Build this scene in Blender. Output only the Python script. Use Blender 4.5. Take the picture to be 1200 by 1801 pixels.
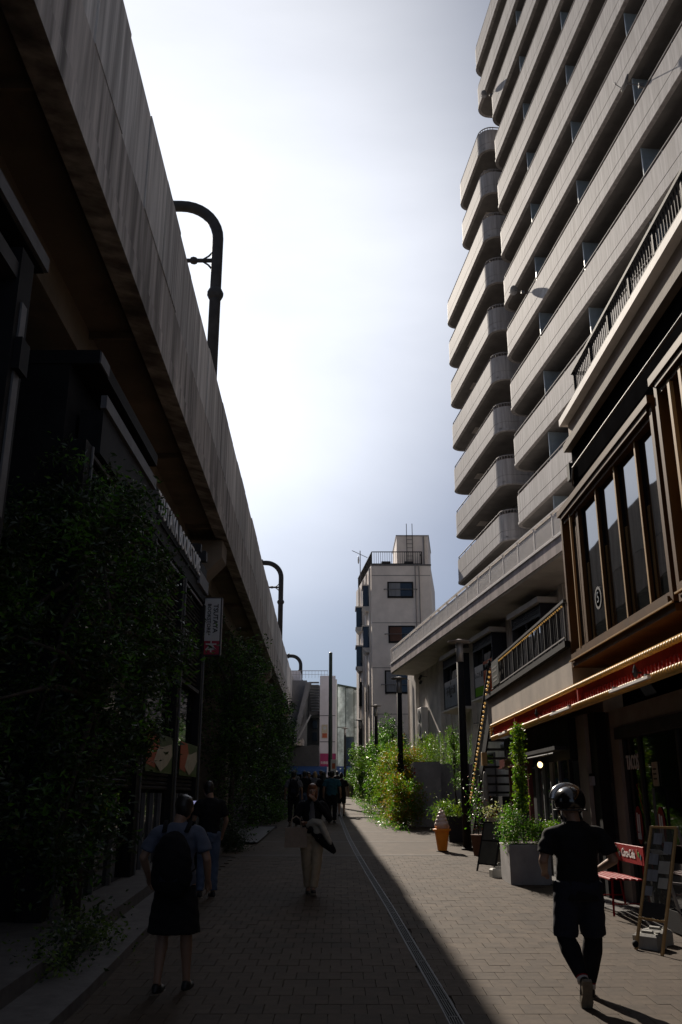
import bpy, math, random
import numpy as np
from mathutils import Vector, Matrix, Euler
R = math.radians
random.seed(7); RNG = np.random.default_rng(7)
scene = bpy.context.scene
for o in list(bpy.data.objects): bpy.data.objects.remove(o)
col = scene.collection

# ------------------------------------------------------------------ camera
cam_d = bpy.data.cameras.new('camera'); cam = bpy.data.objects.new('camera', cam_d); col.objects.link(cam)
cam.location = (0, 0, 1.8)
cam.rotation_euler = (R(90 + 17.756), 0, 0)
cam_d.sensor_fit = 'HORIZONTAL'; cam_d.sensor_width = 24.0
cam_d.lens = 24.0 * 1560 / 1200
cam_d.clip_start = 0.05; cam_d.clip_end = 2000
scene.camera = cam

# ------------------------------------------------------------------ light
SUN_EL, SUN_AZ = R(33.0), R(14.5)          # azimuth measured to the left of +Y
sdir = Vector((-math.sin(SUN_AZ) * math.cos(SUN_EL), math.cos(SUN_AZ) * math.cos(SUN_EL), math.sin(SUN_EL)))
sun_d = bpy.data.lights.new('sun', 'SUN'); sun_d.energy = 5.0; sun_d.angle = R(0.55); sun_d.color = (1.0, 0.89, 0.76)
sun = bpy.data.objects.new('sun', sun_d); col.objects.link(sun)
sun.rotation_euler = (-sdir).to_track_quat('-Z', 'Y').to_euler()
sun.location = (0, 0, 60)

world = bpy.data.worlds.new('World'); scene.world = world; world.use_nodes = True
wn, wl = world.node_tree.nodes, world.node_tree.links
wn.clear()
def nd(t, **k):
    n = wn.new(t)
    for a, b in k.items(): setattr(n, a, b)
    return n
def wmath(op, a, b=None, clamp=False):
    n = nd('ShaderNodeMath', operation=op); n.use_clamp = clamp
    for i, v in enumerate((a, b)):
        if v is None: continue
        if isinstance(v, (int, float)): n.inputs[i].default_value = v
        else: wl.new(v, n.inputs[i])
    return n.outputs[0]
out = nd('ShaderNodeOutputWorld'); bg = nd('ShaderNodeBackground'); bg.inputs[1].default_value = 0.1
sky = nd('ShaderNodeTexSky', sky_type='NISHITA', sun_disc=False, sun_elevation=SUN_EL, sun_rotation=-SUN_AZ)
sky.air_density = 1.0; sky.dust_density = 0.6; sky.ozone_density = 1.6
tc = nd('ShaderNodeTexCoord')
dot = nd('ShaderNodeVectorMath', operation='DOT_PRODUCT'); wl.new(tc.outputs['Generated'], dot.inputs[0]); dot.inputs[1].default_value = sdir
dpos = wmath('MAXIMUM', dot.outputs['Value'], 0.0)
glow = wmath('POWER', dpos, 34.0)
glow2 = wmath('POWER', dpos, 3.0)
mp = nd('ShaderNodeMapping'); wl.new(tc.outputs['Generated'], mp.inputs[0]); mp.inputs['Scale'].default_value = (1.2, 1.2, 3.2)
noi = nd('ShaderNodeTexNoise'); wl.new(mp.outputs[0], noi.inputs['Vector']); noi.inputs['Scale'].default_value = 1.1
noi.inputs['Detail'].default_value = 7; noi.inputs['Roughness'].default_value = 0.5; noi.inputs['Distortion'].default_value = 0.3
cl = nd('ShaderNodeMapRange'); wl.new(noi.outputs[0], cl.inputs[0])
cl.inputs[1].default_value = 0.3; cl.inputs[2].default_value = 0.7; cl.inputs[3].default_value = 0.70; cl.inputs[4].default_value = 1.0
# cloud veil radiance (before the 0.1 strength): forward-scattered sunlight in thin cloud
ex = wmath('POWER', 2.71828, wmath('MULTIPLY', glow, -8.0)); g1 = wmath('MULTIPLY', wmath('SUBTRACT', 1.0, ex), 7.3); g2 = wmath('MULTIPLY', glow2, 0.6)
gs = wmath('ADD', wmath('ADD', g1, g2), 1.5)
veil = wmath('MULTIPLY', gs, cl.outputs[0])
comb = nd('ShaderNodeCombineColor')
for i, k in enumerate((1.0, 0.995, 0.985)): wl.new(wmath('MULTIPLY', veil, k), comb.inputs[i])
skys = nd('ShaderNodeMixRGB', blend_type='MULTIPLY'); skys.inputs[0].default_value = 1.0
wl.new(sky.outputs[0], skys.inputs[1]); skys.inputs[2].default_value = (0.10, 0.155, 0.25, 1)
add = nd('ShaderNodeMixRGB', blend_type='ADD'); add.inputs[0].default_value = 1.0
wl.new(skys.outputs[0], add.inputs[1]); wl.new(comb.outputs[0], add.inputs[2])
wl.new(add.outputs[0], bg.inputs[0]); wl.new(bg.outputs[0], out.inputs[0])

vs = scene.view_settings
vs.view_transform = 'Standard'; vs.look = 'None'; vs.gamma = 1.0; vs.use_curve_mapping = False; vs.exposure = 0.2
scene.cycles.max_bounces = 5; scene.cycles.diffuse_bounces = 3; scene.cycles.glossy_bounces = 3
scene.cycles.transmission_bounces = 4; scene.cycles.transparent_max_bounces = 6
scene.cycles.use_denoising = True
scene.cycles.sample_clamp_indirect = 4.0

# ------------------------------------------------------------------ materials
MATS = {}
def mat(name, c, rough=0.7, metal=0.0, var=0.25, scale=3.0, stretch=(1, 1, 1), bump=0.15, bscale=30.0, emit=None, spec=0.5,
        c2=None, detail=5, trans=0.0, lo=0.35, hi=0.65, bdist=0.01, layer=None, alb=0.72):
    if alb != 1.0:
        c = tuple(x*alb for x in c); c2 = c2 and tuple(x*alb for x in c2)
        if layer: layer = (layer[0], layer[1], tuple(x*alb for x in layer[2]), layer[3])
    m = bpy.data.materials.new(name); m.use_nodes = True
    n, l = m.node_tree.nodes, m.node_tree.links
    b = n['Principled BSDF']
    b.inputs['Roughness'].default_value = rough; b.inputs['Metallic'].default_value = metal
    b.inputs['Specular IOR Level'].default_value = spec
    t = n.new('ShaderNodeTexCoord'); mpn = n.new('ShaderNodeMapping'); mpn.inputs['Scale'].default_value = stretch
    l.new(t.outputs['Object'], mpn.inputs[0])
    nz = n.new('ShaderNodeTexNoise'); nz.inputs['Scale'].default_value = scale; nz.inputs['Detail'].default_value = detail
    nz.inputs['Roughness'].default_value = 0.6
    l.new(mpn.outputs[0], nz.inputs['Vector'])
    cr = n.new('ShaderNodeValToRGB'); cr.color_ramp.elements[0].position = lo; cr.color_ramp.elements[1].position = hi
    dark = tuple(x * (1 - var) for x in c) if c2 is None else c2
    lite = tuple(min(1, x * (1 + var * 0.6)) for x in c) if c2 is None else c
    cr.color_ramp.elements[0].color = (*dark, 1); cr.color_ramp.elements[1].color = (*lite, 1)
    l.new(nz.outputs[0], cr.inputs[0])
    last = cr.outputs[0]
    if layer:                                   # a second, larger stain layer (scale, stretch, colour, amount)
        ls, lst, lc, la = layer
        mp2 = n.new('ShaderNodeMapping'); mp2.inputs['Scale'].default_value = lst; l.new(t.outputs['Object'], mp2.inputs[0])
        n2 = n.new('ShaderNodeTexNoise'); n2.inputs['Scale'].default_value = ls; n2.inputs['Detail'].default_value = 6; l.new(mp2.outputs[0], n2.inputs['Vector'])
        r2 = n.new('ShaderNodeMapRange'); r2.inputs[1].default_value = 0.45; r2.inputs[2].default_value = 0.72; r2.inputs[3].default_value = 0; r2.inputs[4].default_value = la
        l.new(n2.outputs[0], r2.inputs[0])
        mx = n.new('ShaderNodeMixRGB'); l.new(r2.outputs[0], mx.inputs[0]); l.new(last, mx.inputs[1]); mx.inputs[2].default_value = (*lc, 1)
        last = mx.outputs[0]
    l.new(last, b.inputs['Base Color'])
    if bump:
        nb = n.new('ShaderNodeTexNoise'); nb.inputs['Scale'].default_value = bscale; nb.inputs['Detail'].default_value = 4
        l.new(mpn.outputs[0], nb.inputs['Vector'])
        bp = n.new('ShaderNodeBump'); bp.inputs['Strength'].default_value = bump; bp.inputs['Distance'].default_value = bdist
        l.new(nb.outputs[0], bp.inputs['Height']); l.new(bp.outputs[0], b.inputs['Normal'])
    if emit:
        b.inputs['Emission Color'].default_value = (*emit[0], 1); b.inputs['Emission Strength'].default_value = emit[1]
    if trans:
        tr = n.new('ShaderNodeBsdfTranslucent'); l.new(last, tr.inputs[0])
        mu = n.new('ShaderNodeMixRGB'); mu.blend_type = 'MULTIPLY'; mu.inputs[0].default_value = 1; l.new(last, mu.inputs[1]); mu.inputs[2].default_value = (2.2, 2.4, 0.8, 1)
        l.new(mu.outputs[0], tr.inputs[0])
        ms = n.new('ShaderNodeMixShader'); ms.inputs[0].default_value = trans
        l.new(b.outputs[0], ms.inputs[1]); l.new(tr.outputs[0], ms.inputs[2]); l.new(ms.outputs[0], n['Material Output'].inputs[0])
    MATS[name] = m
    return m
def glass(name, tint, rough=0.03, ior=1.6, base=(0.01, 0.011, 0.013)):
    m = bpy.data.materials.new(name); m.use_nodes = True
    n, l = m.node_tree.nodes, m.node_tree.links
    b = n['Principled BSDF']; b.inputs['Base Color'].default_value = (*base, 1); b.inputs['Roughness'].default_value = rough
    b.inputs['IOR'].default_value = ior; b.inputs['Specular Tint'].default_value = (*tint, 1)
    t = n.new('ShaderNodeTexCoord'); nz = n.new('ShaderNodeTexNoise'); nz.inputs['Scale'].default_value = 0.9
    l.new(t.outputs['Object'], nz.inputs['Vector'])
    bp = n.new('ShaderNodeBump'); bp.inputs['Strength'].default_value = 0.05; bp.inputs['Distance'].default_value = 0.03
    l.new(nz.outputs[0], bp.inputs['Height']); l.new(bp.outputs[0], b.inputs['Normal'])
    MATS[name] = m
    return m

mat('viaduct_concrete', (0.50, 0.45, 0.415), 0.85, var=0.65, scale=3.2, stretch=(1, 1.8, 0.10), bump=0.3, bscale=40, layer=(1.3, (1, 1.4, 0.16), (0.085, 0.072, 0.062), 0.9), lo=0.3, hi=0.7, alb=1)
mat('viaduct_panel', (0.62, 0.59, 0.565), 0.8, var=0.45, scale=5, stretch=(1, 1.4, 0.05), bump=0.2, layer=(2.0, (1, 1.8, 0.06), (0.26, 0.235, 0.22), 0.8), alb=1)
mat('viaduct_panel_b', (0.50, 0.475, 0.455), 0.8, var=0.5, scale=7, stretch=(1, 1.8, 0.05), bump=0.2, layer=(2.6, (1, 2.2, 0.05), (0.20, 0.18, 0.17), 0.9), alb=1)
mat('viaduct_panel_c', (0.70, 0.67, 0.645), 0.8, var=0.4, scale=4, stretch=(1, 1.8, 0.06), bump=0.2, layer=(3.0, (1, 1.2, 0.07), (0.30, 0.27, 0.25), 0.7), alb=1)
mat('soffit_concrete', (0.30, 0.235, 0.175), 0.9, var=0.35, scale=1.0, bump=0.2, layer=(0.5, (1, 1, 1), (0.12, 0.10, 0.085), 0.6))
mat('condo_concrete', (0.53, 0.50, 0.495), 0.75, var=0.28, scale=5, stretch=(1.4, 1.4, 0.10), bump=0.2, layer=(2.4, (1.5, 1, 0.05), (0.35, 0.325, 0.315), 0.85), alb=.78)
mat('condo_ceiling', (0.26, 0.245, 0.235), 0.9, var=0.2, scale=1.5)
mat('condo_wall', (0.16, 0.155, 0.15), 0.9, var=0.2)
mat('rail_grey', (0.40, 0.38, 0.38), 0.7, 0.0, var=0.1, spec=.2)
mat('rust_pink', (0.26, 0.17, 0.145), 0.95, var=0.4, scale=6, spec=.1)
mat('partition_glass', (0.36, 0.42, 0.47), 0.3, var=0.1, alb=1)
mat('cream_wall', (0.60, 0.56, 0.52), 0.85, var=0.15, scale=1.6, bump=0.2, layer=(0.9, (1, 1, 0.25), (0.45, 0.41, 0.38), 0.6), alb=1)
mat('tower_paint', (0.82, 0.76, 0.72), 0.85, var=0.10, scale=1.2, bump=0.15, layer=(0.7, (1, 1, 0.2), (0.66, 0.60, 0.57), 0.6), alb=1)
mat('mid_wall', (0.70, 0.655, 0.61), 0.85, var=0.2, scale=1.5, bump=0.25, layer=(1.2, (1, 1, 0.15), (0.46, 0.42, 0.385), 0.7), alb=1)
mat('pink_fascia', (0.48, 0.405, 0.395), 0.85, var=0.35, scale=2.5, stretch=(1, 1, 0.15), bump=0.25, layer=(2.0, (1.3, 1, 0.1), (0.24, 0.195, 0.19), 0.8), alb=1)
mat('white_panel', (0.80, 0.765, 0.74), 0.7, var=0.1, scale=4, stretch=(1, 1, 0.2), spec=0.3, alb=1)
mat('shop_beige', (0.58, 0.49, 0.415), 0.85, var=0.15, scale=2, bump=0.2, layer=(1.3, (1, 1, 0.2), (0.33, 0.28, 0.24), 0.6))
mat('shop_lower_beige', (0.40, 0.35, 0.30), 0.85, var=0.2, scale=2, bump=0.2)
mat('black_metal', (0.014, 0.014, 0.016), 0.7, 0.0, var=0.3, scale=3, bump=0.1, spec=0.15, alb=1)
mat('dark_metal', (0.040, 0.040, 0.043), 0.6, 0.0, var=0.3, scale=3, bump=0.1, spec=0.25, alb=1)
mat('grey_metal', (0.20, 0.20, 0.21), 0.6, 0.1, var=0.2, scale=4, spec=.3)
mat('light_metal', (0.55, 0.55, 0.56), 0.4, 0.4, var=0.15)
mat('bronze', (0.115, 0.056, 0.017), 0.6, 0.0, var=0.3, scale=3, stretch=(1, 1, 0.3), bump=0.06, spec=.12, alb=1)
mat('matte_black', (0.010, 0.010, 0.011), 1.0, 0.0, var=0.2, scale=3, bump=0.1, spec=0.0, alb=1)
mat('bronze_light', (0.42, 0.27, 0.12), 0.6, 0.0, var=0.15, stretch=(1, 1, 0.3), spec=.15, alb=1)
mat('brown_dark', (0.06, 0.042, 0.03), 0.6, var=0.3)
mat('navy', (0.02, 0.022, 0.035), 0.5, var=0.2)
mat('awning_red', (0.36, 0.02, 0.012), 0.6, var=0.25, scale=4, bump=0.1, alb=1, spec=.3)
mat('awning_yellow', (0.80, 0.50, 0.15), 0.5, var=0.15, scale=8, alb=1)
mat('bench_red', (0.27, 0.004, 0.007), 0.5, var=0.15, spec=.25, alb=1)
mat('dark_red', (0.14, 0.012, 0.012), 0.4, var=0.2)
mat('white_paint', (0.80, 0.80, 0.79), 0.5, var=0.06, alb=1)
mat('sign_white', (0.66, 0.66, 0.65), 0.5, var=0.05)
mat('sign_red', (0.42, 0.02, 0.05), 0.5, var=0.1)
mat('sign_pink', (0.45, 0.02, 0.16), 0.55, var=0.1)
mat('print_black', (0.02, 0.02, 0.022), 0.6, var=0.1)
mat('print_grey', (0.42, 0.45, 0.48), 0.3, var=0.1, alb=1)
mat('print_green', (0.16, 0.40, 0.04), 0.6, var=0.1)
mat('print_orange', (0.55, 0.12, 0.05), 0.6, var=0.1)
mat('poster_cream', (0.62, 0.56, 0.44), 0.6, var=0.15, scale=8)
mat('blue_awning', (0.012, 0.06, 0.20), 0.7, var=0.15)
mat('far_lilac', (0.62, 0.61, 0.67), 0.7, var=0.1, scale=0.8, layer=(0.4, (1, 1, 0.3), (0.5, 0.5, 0.54), 0.5), alb=1)
mat('far_grey', (0.28, 0.29, 0.32), 0.8, var=0.15, scale=0.8)
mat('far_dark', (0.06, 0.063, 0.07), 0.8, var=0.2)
mat('planter_concrete', (0.36, 0.35, 0.35), 0.8, var=0.2, scale=3, bump=0.2, layer=(2, (1,1,.3), (0.24,.23,.225), .6), alb=1)
mat('wall_concrete', (0.30, 0.285, 0.28), 0.9, var=0.25, scale=2, bump=0.3, layer=(1.5, (1, 1, 0.4), (0.18, 0.165, 0.16), 0.6), alb=1)
mat('kerb_stone', (0.12, 0.112, 0.108), 0.85, var=0.25, scale=6, bump=0.3, alb=1)
mat('step_stone', (0.105, 0.098, 0.094), 0.85, var=0.25, scale=6, bump=0.3, alb=1)
mat('paver', (0.078, 0.057, 0.041), 0.84, var=0.34, scale=5, bump=0.7, bscale=120, bdist=0.004, spec=0.25, layer=(0.8, (1, 0.6, 1), (0.052, 0.039, 0.029), 0.9), alb=1)
mat('paver_b', (0.086, 0.064, 0.046), 0.84, var=0.34, scale=5, bump=0.7, bscale=120, bdist=0.004, spec=0.25, layer=(0.8, (1, 0.6, 1), (0.056, 0.042, 0.031), 0.9), alb=1)
mat('paver_c', (0.07, 0.052, 0.038), 0.84, var=0.34, scale=5, bump=0.7, bscale=120, bdist=0.004, spec=0.25, layer=(0.8, (1, 0.6, 1), (0.047, 0.036, 0.027), 0.9), alb=1)
mat('joint_sand', (0.040, 0.030, 0.023), 0.95, var=0.2, scale=30, alb=1)
mat('asphalt', (0.05, 0.05, 0.05), 0.9, var=0.2, scale=20, bump=0.3)
mat('paver_line', (0.10, 0.085, 0.072), 0.7, var=0.2, scale=8, alb=1)
mat('light_pavement', (0.20, 0.20, 0.205), 0.8, var=0.15, scale=5)
mat('leaf_dark', (0.026, 0.052, 0.014), 0.38, var=0.5, scale=4, bump=0, trans=0.25, spec=0.6, c2=(0.012, 0.026, 0.009), alb=1)
mat('leaf_mid', (0.085, 0.19, 0.022), 0.4, var=0.5, scale=3, bump=0, trans=0.42, spec=0.6, c2=(0.03, 0.09, 0.014), alb=1)
mat('leaf_olive', (0.10, 0.15, 0.04), 0.45, var=0.5, scale=3, bump=0, trans=0.4, c2=(0.045, 0.08, 0.02), alb=1)
mat('leaf_lime', (0.15, 0.19, 0.022), 0.45, var=0.5, scale=4, bump=0, trans=0.48, c2=(0.06, 0.11, 0.015), alb=1)
mat('leaf_red', (0.24, 0.075, 0.015), 0.45, var=0.5, scale=4, bump=0, trans=0.45, c2=(0.11, 0.12, 0.02), alb=1)
mat('petal_white', (0.60, 0.60, 0.58), 0.6, var=0.1, trans=0.2, bump=0)
mat('petal_red', (0.45, 0.02, 0.015), 0.6, var=0.2, bump=0)
mat('petal_orange', (0.50, 0.16, 0.04), 0.6, var=0.2, bump=0)
mat('bark', (0.07, 0.055, 0.045), 0.9, var=0.4, scale=8, stretch=(1, 1, 0.3), bump=0.5)
mat('terracotta', (0.25, 0.11, 0.06), 0.8)
mat('skin', (0.42, 0.25, 0.17), 0.55, var=0.08, scale=6, bump=0.05)
mat('hair_black', (0.012, 0.010, 0.009), 0.45, var=0.3, scale=20, stretch=(1, 1, 0.2), bump=0.3)
mat('hair_ginger', (0.22, 0.075, 0.025), 0.45, var=0.4, scale=20, stretch=(1, 1, 0.2), bump=0.3)
mat('hair_blond', (0.42, 0.28, 0.13), 0.5, var=0.3, scale=20, bump=0.2)
mat('cloth_black', (0.012, 0.012, 0.015), 0.85, var=0.2, scale=8, bump=0.2, spec=0.2)
mat('cloth_navy', (0.015, 0.018, 0.035), 0.85, var=0.2, scale=8, bump=0.2, spec=0.3)
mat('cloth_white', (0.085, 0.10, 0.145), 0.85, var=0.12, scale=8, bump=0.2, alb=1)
mat('cloth_grey', (0.16, 0.16, 0.17), 0.85, var=0.15, scale=8, bump=0.2)
mat('cloth_beige', (0.42, 0.33, 0.22), 0.85, var=0.15, scale=8, bump=0.2, alb=1)
mat('cloth_teal', (0.012, 0.10, 0.14), 0.85, var=0.15, scale=8, bump=0.2)
mat('denim', (0.10, 0.14, 0.23), 0.85, var=0.25, scale=8, bump=0.2)
mat('canvas', (0.30, 0.235, 0.18), 0.85, var=0.15, scale=8, bump=0.2, alb=1)
mat('cloth_cream', (0.34, 0.32, 0.27), 0.85, var=0.25, alb=1)
mat('shoe_black', (0.015, 0.015, 0.016), 0.5, var=0.2)
mat('sole_tan', (0.26, 0.22, 0.16), 0.7, var=0.2, scale=30)
mat('helmet_black', (0.012, 0.012, 0.013), 0.16, var=0.1, spec=0.8, bump=0)
mat('helmet_silver', (0.55, 0.55, 0.55), 0.22, 0.85, var=0.1, bump=0.05)
mat('cream_swirl', (0.80, 0.62, 0.56), 0.4, var=0.08, bump=0.05, alb=1)
mat('cone_orange', (0.90, 0.30, 0.02), 0.4, var=0.1, scale=6, bump=0.05, alb=1)
mat('chalkboard', (0.13, 0.135, 0.12), 0.45, var=0.2, scale=6)
mat('weight_white', (0.48, 0.47, 0.43), 0.6, var=0.15, scale=8)
mat('curtain', (0.30, 0.32, 0.36), 0.8, var=0.2, stretch=(6, 6, 0.3))
mat('shutter_brown', (0.13, 0.05, 0.028), 0.6, var=0.2, scale=2, stretch=(1, 1, 12))
mat('glass_green', (0.66, 0.78, 0.72), 0.12, var=0.55, scale=0.6, stretch=(1,1,.8), bump=0, lo=.42, hi=.58, alb=1)  # patchy pale tone paints the lit streaks on the panes
mat('green_metal', (0.06, 0.10, 0.08), 0.5)
mat('bulb_dim', (0.62, 0.36, 0.10), 0.3, var=0.1, emit=((1.0, 0.55, 0.15), 0.25), bump=0)  # string bulbs given a faint warm glow
mat('bulb_lit', (1, 0.8, 0.5), 0.4, emit=((1.0, 0.66, 0.30), 3.0), bump=0)
mat('lit_room', (0.5, 0.42, 0.3), 0.8, emit=((1.0, 0.75, 0.45), 0.16), bump=0)
mat('phone_screen', (0.1, 0.1, 0.2), 0.3, emit=((0.55, 0.55, 0.95), 0.35), bump=0)
for _k, _c in (('glazed_grey', (0.40, 0.44, 0.48)), ('glazed_white', (0.62, 0.62, 0.62)), ('glazed_green', (0.20, 0.48, 0.05)), ('glazed_orange', (0.60, 0.12, 0.05))):
    mat(_k, _c, 0.06, var=0.08, spec=1.0, bump=0, alb=1); MATS[_k].node_tree.nodes['Principled BSDF'].inputs['IOR'].default_value = 1.9
glass('window_glass', (1, 1, 1), 0.03, 2.1)
glass('dark_glass', (1, 1, 1), 0.05, 1.4, base=(0.008, 0.008, 0.009))
glass('bay_glass', (0.97, 0.98, 1), 0.02, 3.2, base=(0.02, 0.022, 0.024))
glass('tower_glass', (0.7, 0.85, 1), 0.08, 1.5, base=(0.015, 0.022, 0.032))
glass('board_film', (1, 1, 1), 0.15, 1.5, base=(0.10, 0.10, 0.085))
_n, _l = MATS['board_film'].node_tree.nodes, MATS['board_film'].node_tree.links
_t = _n.new('ShaderNodeBsdfTransparent'); _m = _n.new('ShaderNodeMixShader'); _m.inputs[0].default_value = 0.45
_l.new(_t.outputs[0], _m.inputs[1]); _l.new(_n['Principled BSDF'].outputs[0], _m.inputs[2]); _l.new(_m.outputs[0], _n['Material Output'].inputs[0])

# ------------------------------------------------------------------ mesh helpers
class MB:
    def __init__(s): s.v = []; s.f = []; s.mi = []; s.cur = 0
    def add(s, vs_, fs):
        b = len(s.v); s.v.extend(tuple(v) for v in vs_)
        for f in fs: s.f.append(tuple(i + b for i in f)); s.mi.append(s.cur)
        return s
    def box(s, x0, x1, y0, y1, z0, z1):
        if x0 > x1: x0, x1 = x1, x0
        if y0 > y1: y0, y1 = y1, y0
        if z0 > z1: z0, z1 = z1, z0
        return s.add([(x0,y0,z0),(x1,y0,z0),(x1,y1,z0),(x0,y1,z0),(x0,y0,z1),(x1,y0,z1),(x1,y1,z1),(x0,y1,z1)],
                     [(0,3,2,1),(4,5,6,7),(0,1,5,4),(1,2,6,5),(2,3,7,6),(3,0,4,7)])
    def cbox(s, x0, x1, y0, y1, z0, z1, c=0.01):
        """box with chamfered top edges"""
        return s.add([(x0,y0,z0),(x1,y0,z0),(x1,y1,z0),(x0,y1,z0),(x0,y0,z1-c),(x1,y0,z1-c),(x1,y1,z1-c),(x0,y1,z1-c),
                      (x0+c,y0+c,z1),(x1-c,y0+c,z1),(x1-c,y1-c,z1),(x0+c,y1-c,z1)],
                     [(0,3,2,1),(8,9,10,11),(0,1,5,4),(1,2,6,5),(2,3,7,6),(3,0,4,7),(4,5,9,8),(5,6,10,9),(6,7,11,10),(7,4,8,11)])
    def bar(s, p, q, w, h, up=(0,0,1)):
        p, q = Vector(p), Vector(q); d = (q-p).normalized(); u = Vector(up)
        if abs(d.dot(u)) > 0.99: u = Vector((0,1,0))
        r = d.cross(u).normalized()*w/2; u2 = r.cross(d).normalized()*h/2
        return s.add([p-r-u2,p+r-u2,p+r+u2,p-r+u2,q-r-u2,q+r-u2,q+r+u2,q-r+u2],[(0,1,2,3),(7,6,5,4),(0,4,5,1),(1,5,6,2),(2,6,7,3),(3,7,4,0)])
    def tube(s, pts, rad, n=8, caps=True):
        """swept tube; rad is one number or (rx, ry) or a list of them, ry along the running normal"""
        pts = [Vector(p) for p in pts]; k = len(pts)
        if not isinstance(rad, list): rad = [rad]*k
        rad = [(r, r) if isinstance(r, (int, float)) else r for r in rad]
        b = len(s.v); prev = None
        for i, p in enumerate(pts):
            t = (pts[min(i+1,k-1)]-pts[max(i-1,0)]).normalized()
            if prev is None:
                u = Vector((0,1,0)) if abs(t.y) < 0.9 else Vector((0,0,1))
            else: u = prev
            u = (u - t*u.dot(t)).normalized(); prev = u
            w = u.cross(t).normalized()
            rx, ry = rad[i]
            for j in range(n):
                a = 2*math.pi*j/n
                s.v.append(tuple(p + w*rx*math.cos(a) + u*ry*math.sin(a)))
        for i in range(k-1):
            for j in range(n):
                s.f.append((b+i*n+j, b+i*n+(j+1)%n, b+(i+1)*n+(j+1)%n, b+(i+1)*n+j)); s.mi.append(s.cur)
        if caps:
            s.f.append(tuple(b+j for j in range(n))[::-1]); s.mi.append(s.cur)
            s.f.append(tuple(b+(k-1)*n+j for j in range(n))); s.mi.append(s.cur)
        return s
    def ell(s, c, r, n=12, m=8, rot=None):
        b = len(s.v); M = rot if rot is not None else Matrix.Identity(3); c = Vector(c)
        for i in range(1, m):
            ph = math.pi*i/m
            for j in range(n):
                a = 2*math.pi*j/n
                s.v.append(tuple(c + M @ Vector((r[0]*math.sin(ph)*math.cos(a), r[1]*math.sin(ph)*math.sin(a), r[2]*math.cos(ph)))))
        s.v.append(tuple(c + M @ Vector((0,0,r[2])))); s.v.append(tuple(c + M @ Vector((0,0,-r[2]))))
        T, B = len(s.v)-2, len(s.v)-1
        for i in range(m-2):
            for j in range(n):
                s.f.append((b+i*n+j, b+(i+1)*n+j, b+(i+1)*n+(j+1)%n, b+i*n+(j+1)%n)); s.mi.append(s.cur)
        for j in range(n):
            s.f.append((T, b+j, b+(j+1)%n)); s.mi.append(s.cur)
            s.f.append((B, b+(m-2)*n+(j+1)%n, b+(m-2)*n+j)); s.mi.append(s.cur)
        return s
    def lathe(s, c, prof, n=16):
        b = len(s.v); k = len(prof)
        for r, z in prof:
            for j in range(n):
                a = 2*math.pi*j/n; s.v.append((c[0]+r*math.cos(a), c[1]+r*math.sin(a), c[2]+z))
        for i in range(k-1):
            for j in range(n):
                s.f.append((b+i*n+j, b+i*n+(j+1)%n, b+(i+1)*n+(j+1)%n, b+(i+1)*n+j)); s.mi.append(s.cur)
        s.f.append(tuple(b+j for j in range(n))[::-1]); s.mi.append(s.cur)
        s.f.append(tuple(b+(k-1)*n+j for j in range(n))); s.mi.append(s.cur)
        return s
    def prism(s, poly, axis, a, b_):
        """extrude a 2-D polygon along axis 'x','y' or 'z' from a to b_"""
        n = len(poly)
        def P(p, t):
            return {'x': (t, p[0], p[1]), 'y': (p[0], t, p[1]), 'z': (p[0], p[1], t)}[axis]
        vs_ = [P(p, a) for p in poly] + [P(p, b_) for p in poly]
        fs = [tuple(range(n))[::-1], tuple(range(n, 2*n))] + [(i, (i+1)%n, n+(i+1)%n, n+i) for i in range(n)]
        return s.add(vs_, fs)
    def mesh(s, name, *mats, smooth=False):
        me = bpy.data.meshes.new(name); me.from_pydata(s.v, [], s.f)
        for m in mats: me.materials.append(MATS[m] if isinstance(m, str) else m)
        if len(mats) > 1: me.polygons.foreach_set('material_index', s.mi)
        if smooth: me.polygons.foreach_set('use_smooth', [True]*len(me.polygons))
        me.update()
        return me
    def build(s, name, m, parent=None, smooth=False, loc=None, **k):
        ms = m if isinstance(m, (list, tuple)) else (m,)
        o = bpy.data.objects.new(name, s.mesh(name, *ms, smooth=smooth)); col.objects.link(o)
        if parent is not None: o.parent = parent
        if loc: o.location = loc
        tag(o, **k)
        return o
def tag(o, label=None, cat=None, group=None, kind=None):
    if label: o['label'] = label
    if cat: o['category'] = cat
    if group: o['group'] = group
    if kind: o['kind'] = kind
    return o
def thing(name, label, cat, loc=(0,0,0), rz=0.0, group=None):
    o = bpy.data.objects.new(name, None); col.objects.link(o); o.empty_display_size = 0.2
    o.location = loc; o.rotation_euler = (0, 0, rz); return tag(o, label, cat, group)
def inst(me, name, parent=None, loc=(0,0,0), rot=(0,0,0), sc=(1,1,1), **k):
    o = bpy.data.objects.new(name, me); col.objects.link(o)
    o.location = loc; o.rotation_euler = rot; o.scale = sc
    if parent is not None: o.parent = parent
    return tag(o, **k)
def copy_tree(o, parent=None, d=0):
    c = o.copy(); col.objects.link(c)
    if parent is not None: c.parent = parent
    for ch in [x for x in bpy.data.objects if x.parent == o]: copy_tree(ch, c)
    return c
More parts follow.
